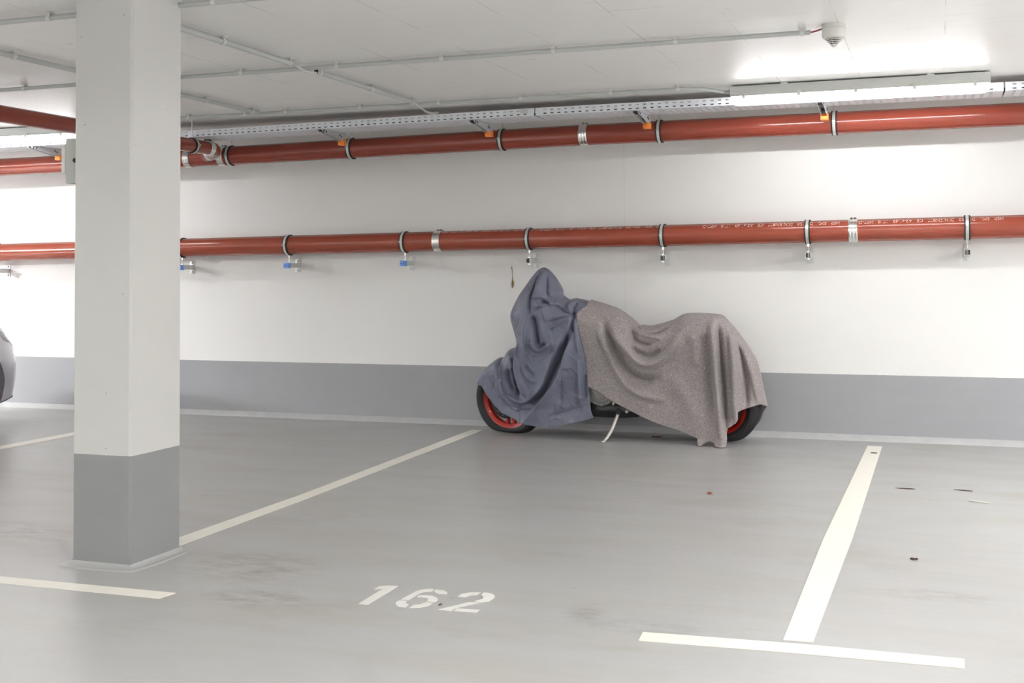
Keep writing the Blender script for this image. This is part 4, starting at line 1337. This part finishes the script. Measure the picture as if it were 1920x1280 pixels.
for yy in (NOSE-.84, NOSE-3.45):
    for s in (-1, 1):
        cut.tube([(CARX+s*.60, yy, .315), (CARX+s*1.1, yy, .315)], .365, 40)
cutter = cut.build('cutter', M['black'], None, smooth=0)
md = body.modifiers.new('arches', 'BOOLEAN')
md.operation = 'DIFFERENCE'
md.solver = 'EXACT'
md.object = cutter
bpy.context.view_layer.update()
me = bpy.data.meshes.new_from_object(body.evaluated_get(bpy.context.evaluated_depsgraph_get()))
body.modifiers.clear()
body.data = me
me.name = 'body'
bpy.data.objects.remove(cutter, do_unlink=True)
for yy in (NOSE-.84, NOSE-3.45):
    for s in (-1, 1):
        c = (CARX+s*.72, yy, .315)
        w = MB().lathe([(.20, -.10), (.29, -.11), (.313, -.08), (.315, 0), (.313, .08), (.29, .11), (.20, .10)], c, (s, 0, 0), 48).build('wheel', M['tyre'], car, smooth=60)
        mb = MB().lathe([(.205, .09), (.195, .10), (.185, .06), (.185, -.08), (.205, -.09)], c, (s, 0, 0), 48)
        for k in range(5):
            a = 2*PI*k/5
            mb.tube([(c[0]+s*.07, c[1]+.03*math.cos(a), c[2]+.03*math.sin(a)), (c[0]+s*.08, c[1]+.19*math.cos(a), c[2]+.19*math.sin(a))], [.035, .026], 8)
        mb.lathe([(0, .10), (.05, .095), (.055, .05), (0, .05)], c, (s, 0, 0), 24)
        mb.build('rim', M['engine'], w, smooth=40)
        MB().lathe([(.0, -.13), (.36, -.13), (.362, .02)], c, (s, 0, 0), 40).build('arch_liner', M['black'], car, smooth=40)
def skin_patch(name, mat, s_list, j_list, out, parent):
    for sd in (-1, 1):
        vs = []
        for s in s_list:
            h = car_section(s)
            for j in j_list:
                i0 = int(j)
                f_ = j-i0
                a = h[i0][0]*(1-f_)+h[min(i0+1, 11)][0]*f_
                b = h[i0][1]*(1-f_)+h[min(i0+1, 11)][1]*f_
                vs.append((CARX+sd*(a+out), NOSE-s+out*(.8 if s < .4 else 0), b))
        m_ = len(j_list)
        fs = [(i*m_+k, i*m_+k+1, (i+1)*m_+k+1, (i+1)*m_+k) for i in range(len(s_list)-1) for k in range(m_-1)]
        MB().add(vs, fs).build(name, mat, parent, smooth=60, solid=.004)
skin_patch('headlight', M['lens'], [.10, .15, .24, .35, .46], [5.2, 5.6, 6.0, 6.4], .0015, car)
skin_patch('side_window', M['dark_glass'], [1.55, 1.8, 2.1, 2.5, 2.9, 3.2, 3.5], [6.35, 6.8, 7.2, 7.7], .004, car)
skin_patch('lower_lip', M['black'], [.05, .10, .17, .28, .42], [1.0, 1.6, 2.0], .006, car)
vs = []
for s in (1.2, 1.45, 1.7, 2.0):
    h = car_section(s)
    vs += [(CARX+f_*h[8][0]*.95, NOSE-s+.006, h[8][1]+.02 + (.012 if abs(f_) < .8 else 0)) for f_ in (-1, -.5, 0, .5, 1)]
fs = [(i*5+k, i*5+k+1, (i+1)*5+k+1, (i+1)*5+k) for i in range(3) for k in range(4)]
MB().add(vs, fs).build('windscreen', M['dark_glass'], car, smooth=60, solid=.008)

# ------------------------------------------------------------------ small litter on the floor and the chipped spot on the wall
def scrap(x, y, pts, h, mat, name, label, cat):
    o = MB().prism([(x+a, y+b) for a, b in pts], .0005, h).build(name, M[mat], None, smooth=0)
    return tag(o, label, cat)
o = MB().add([(-2.02, -.300, .004), (-1.985, -.325, .012), (-1.94, -.310, .006), (-1.95, -.285, .012), (-1.985, -.275, .004), (-2.01, -.285, .010)],
             [(0, 1, 2), (0, 2, 3), (0, 3, 4), (0, 4, 5)]).build('dry_leaf', M['leaf'], None, smooth=0, solid=.002)
tag(o, 'curled brown dry leaf in the shadow under the motorcycle', 'leaf')
o = MB().tube([(.130, -2.195, .004), (.165, -2.225, .005), (.195, -2.235, .004), (.225, -2.245, .004)], .0035, 8).build('plastic_strip', M['twig'], None, smooth=60)
tag(o, 'thin white strip lying on the bare floor by the right edge', 'litter')
scrap(-1.205, -2.411, [(-.012, -.008), (.004, -.012), (.013, 0), (.002, .011), (-.010, .007)], .010, 'leaf', 'crumb', 'tiny tan crumb on open floor between motorcycle and right bay line', 'litter')
scrap(-.430, -.629, [(-.022, -.012), (.014, -.016), (.022, .006), (-.012, .012)], .006, 'dirt', 'crumb', 'dark crumb lying on the wall end of the right bay line', 'litter')
scrap(-.118, -3.634, [(-.018, -.004), (-.004, -.012), (.014, -.004), (.010, .004), (-.002, -.004), (-.010, .006)], .008, 'dirt', 'crumb', 'dark hooked crumb on open floor right of the right bay line', 'litter')
scrap(-1.752, -4.900, [(-.003, -.009), (.003, -.008), (.004, .008), (-.002, .009)], .004, 'dirt', 'crumb', 'tiny dark crumb lying between the digits 6 and 2', 'litter')
scrap(-.196, -1.92, [(-.055, -.004), (.0, -.016), (.05, -.006), (.03, .010), (-.02, .006)], .003, 'dirt', 'dirt_flake', 'flat dark dirt flake on the floor behind the white strip', 'litter')
scrap(.105, -1.885, [(-.05, .010), (-.01, -.008), (.045, -.016), (.05, -.004), (.0, .010)], .003, 'dirt', 'dirt_flake', 'flat dark dirt flake furthest right on the floor near the white strip', 'litter')
mb = MB()
mb.tube([(-3.212, -.002, 1.268), (-3.209, -.003, 1.245), (-3.206, -.003, 1.20), (-3.207, -.003, 1.16)], [.003, .0022, .0012, .003], 6)
mb.tube([(-3.207, -.003, 1.165), (-3.203, -.005, 1.145), (-3.206, -.005, 1.115), (-3.208, -.003, 1.098)], [.003, .0085, .007, .002], 8)
o = mb.build('rusty_scrap', M['rust'], None, smooth=60)
tag(o, 'small rusty scrap hanging on the wall left of the blue peak', 'litter')
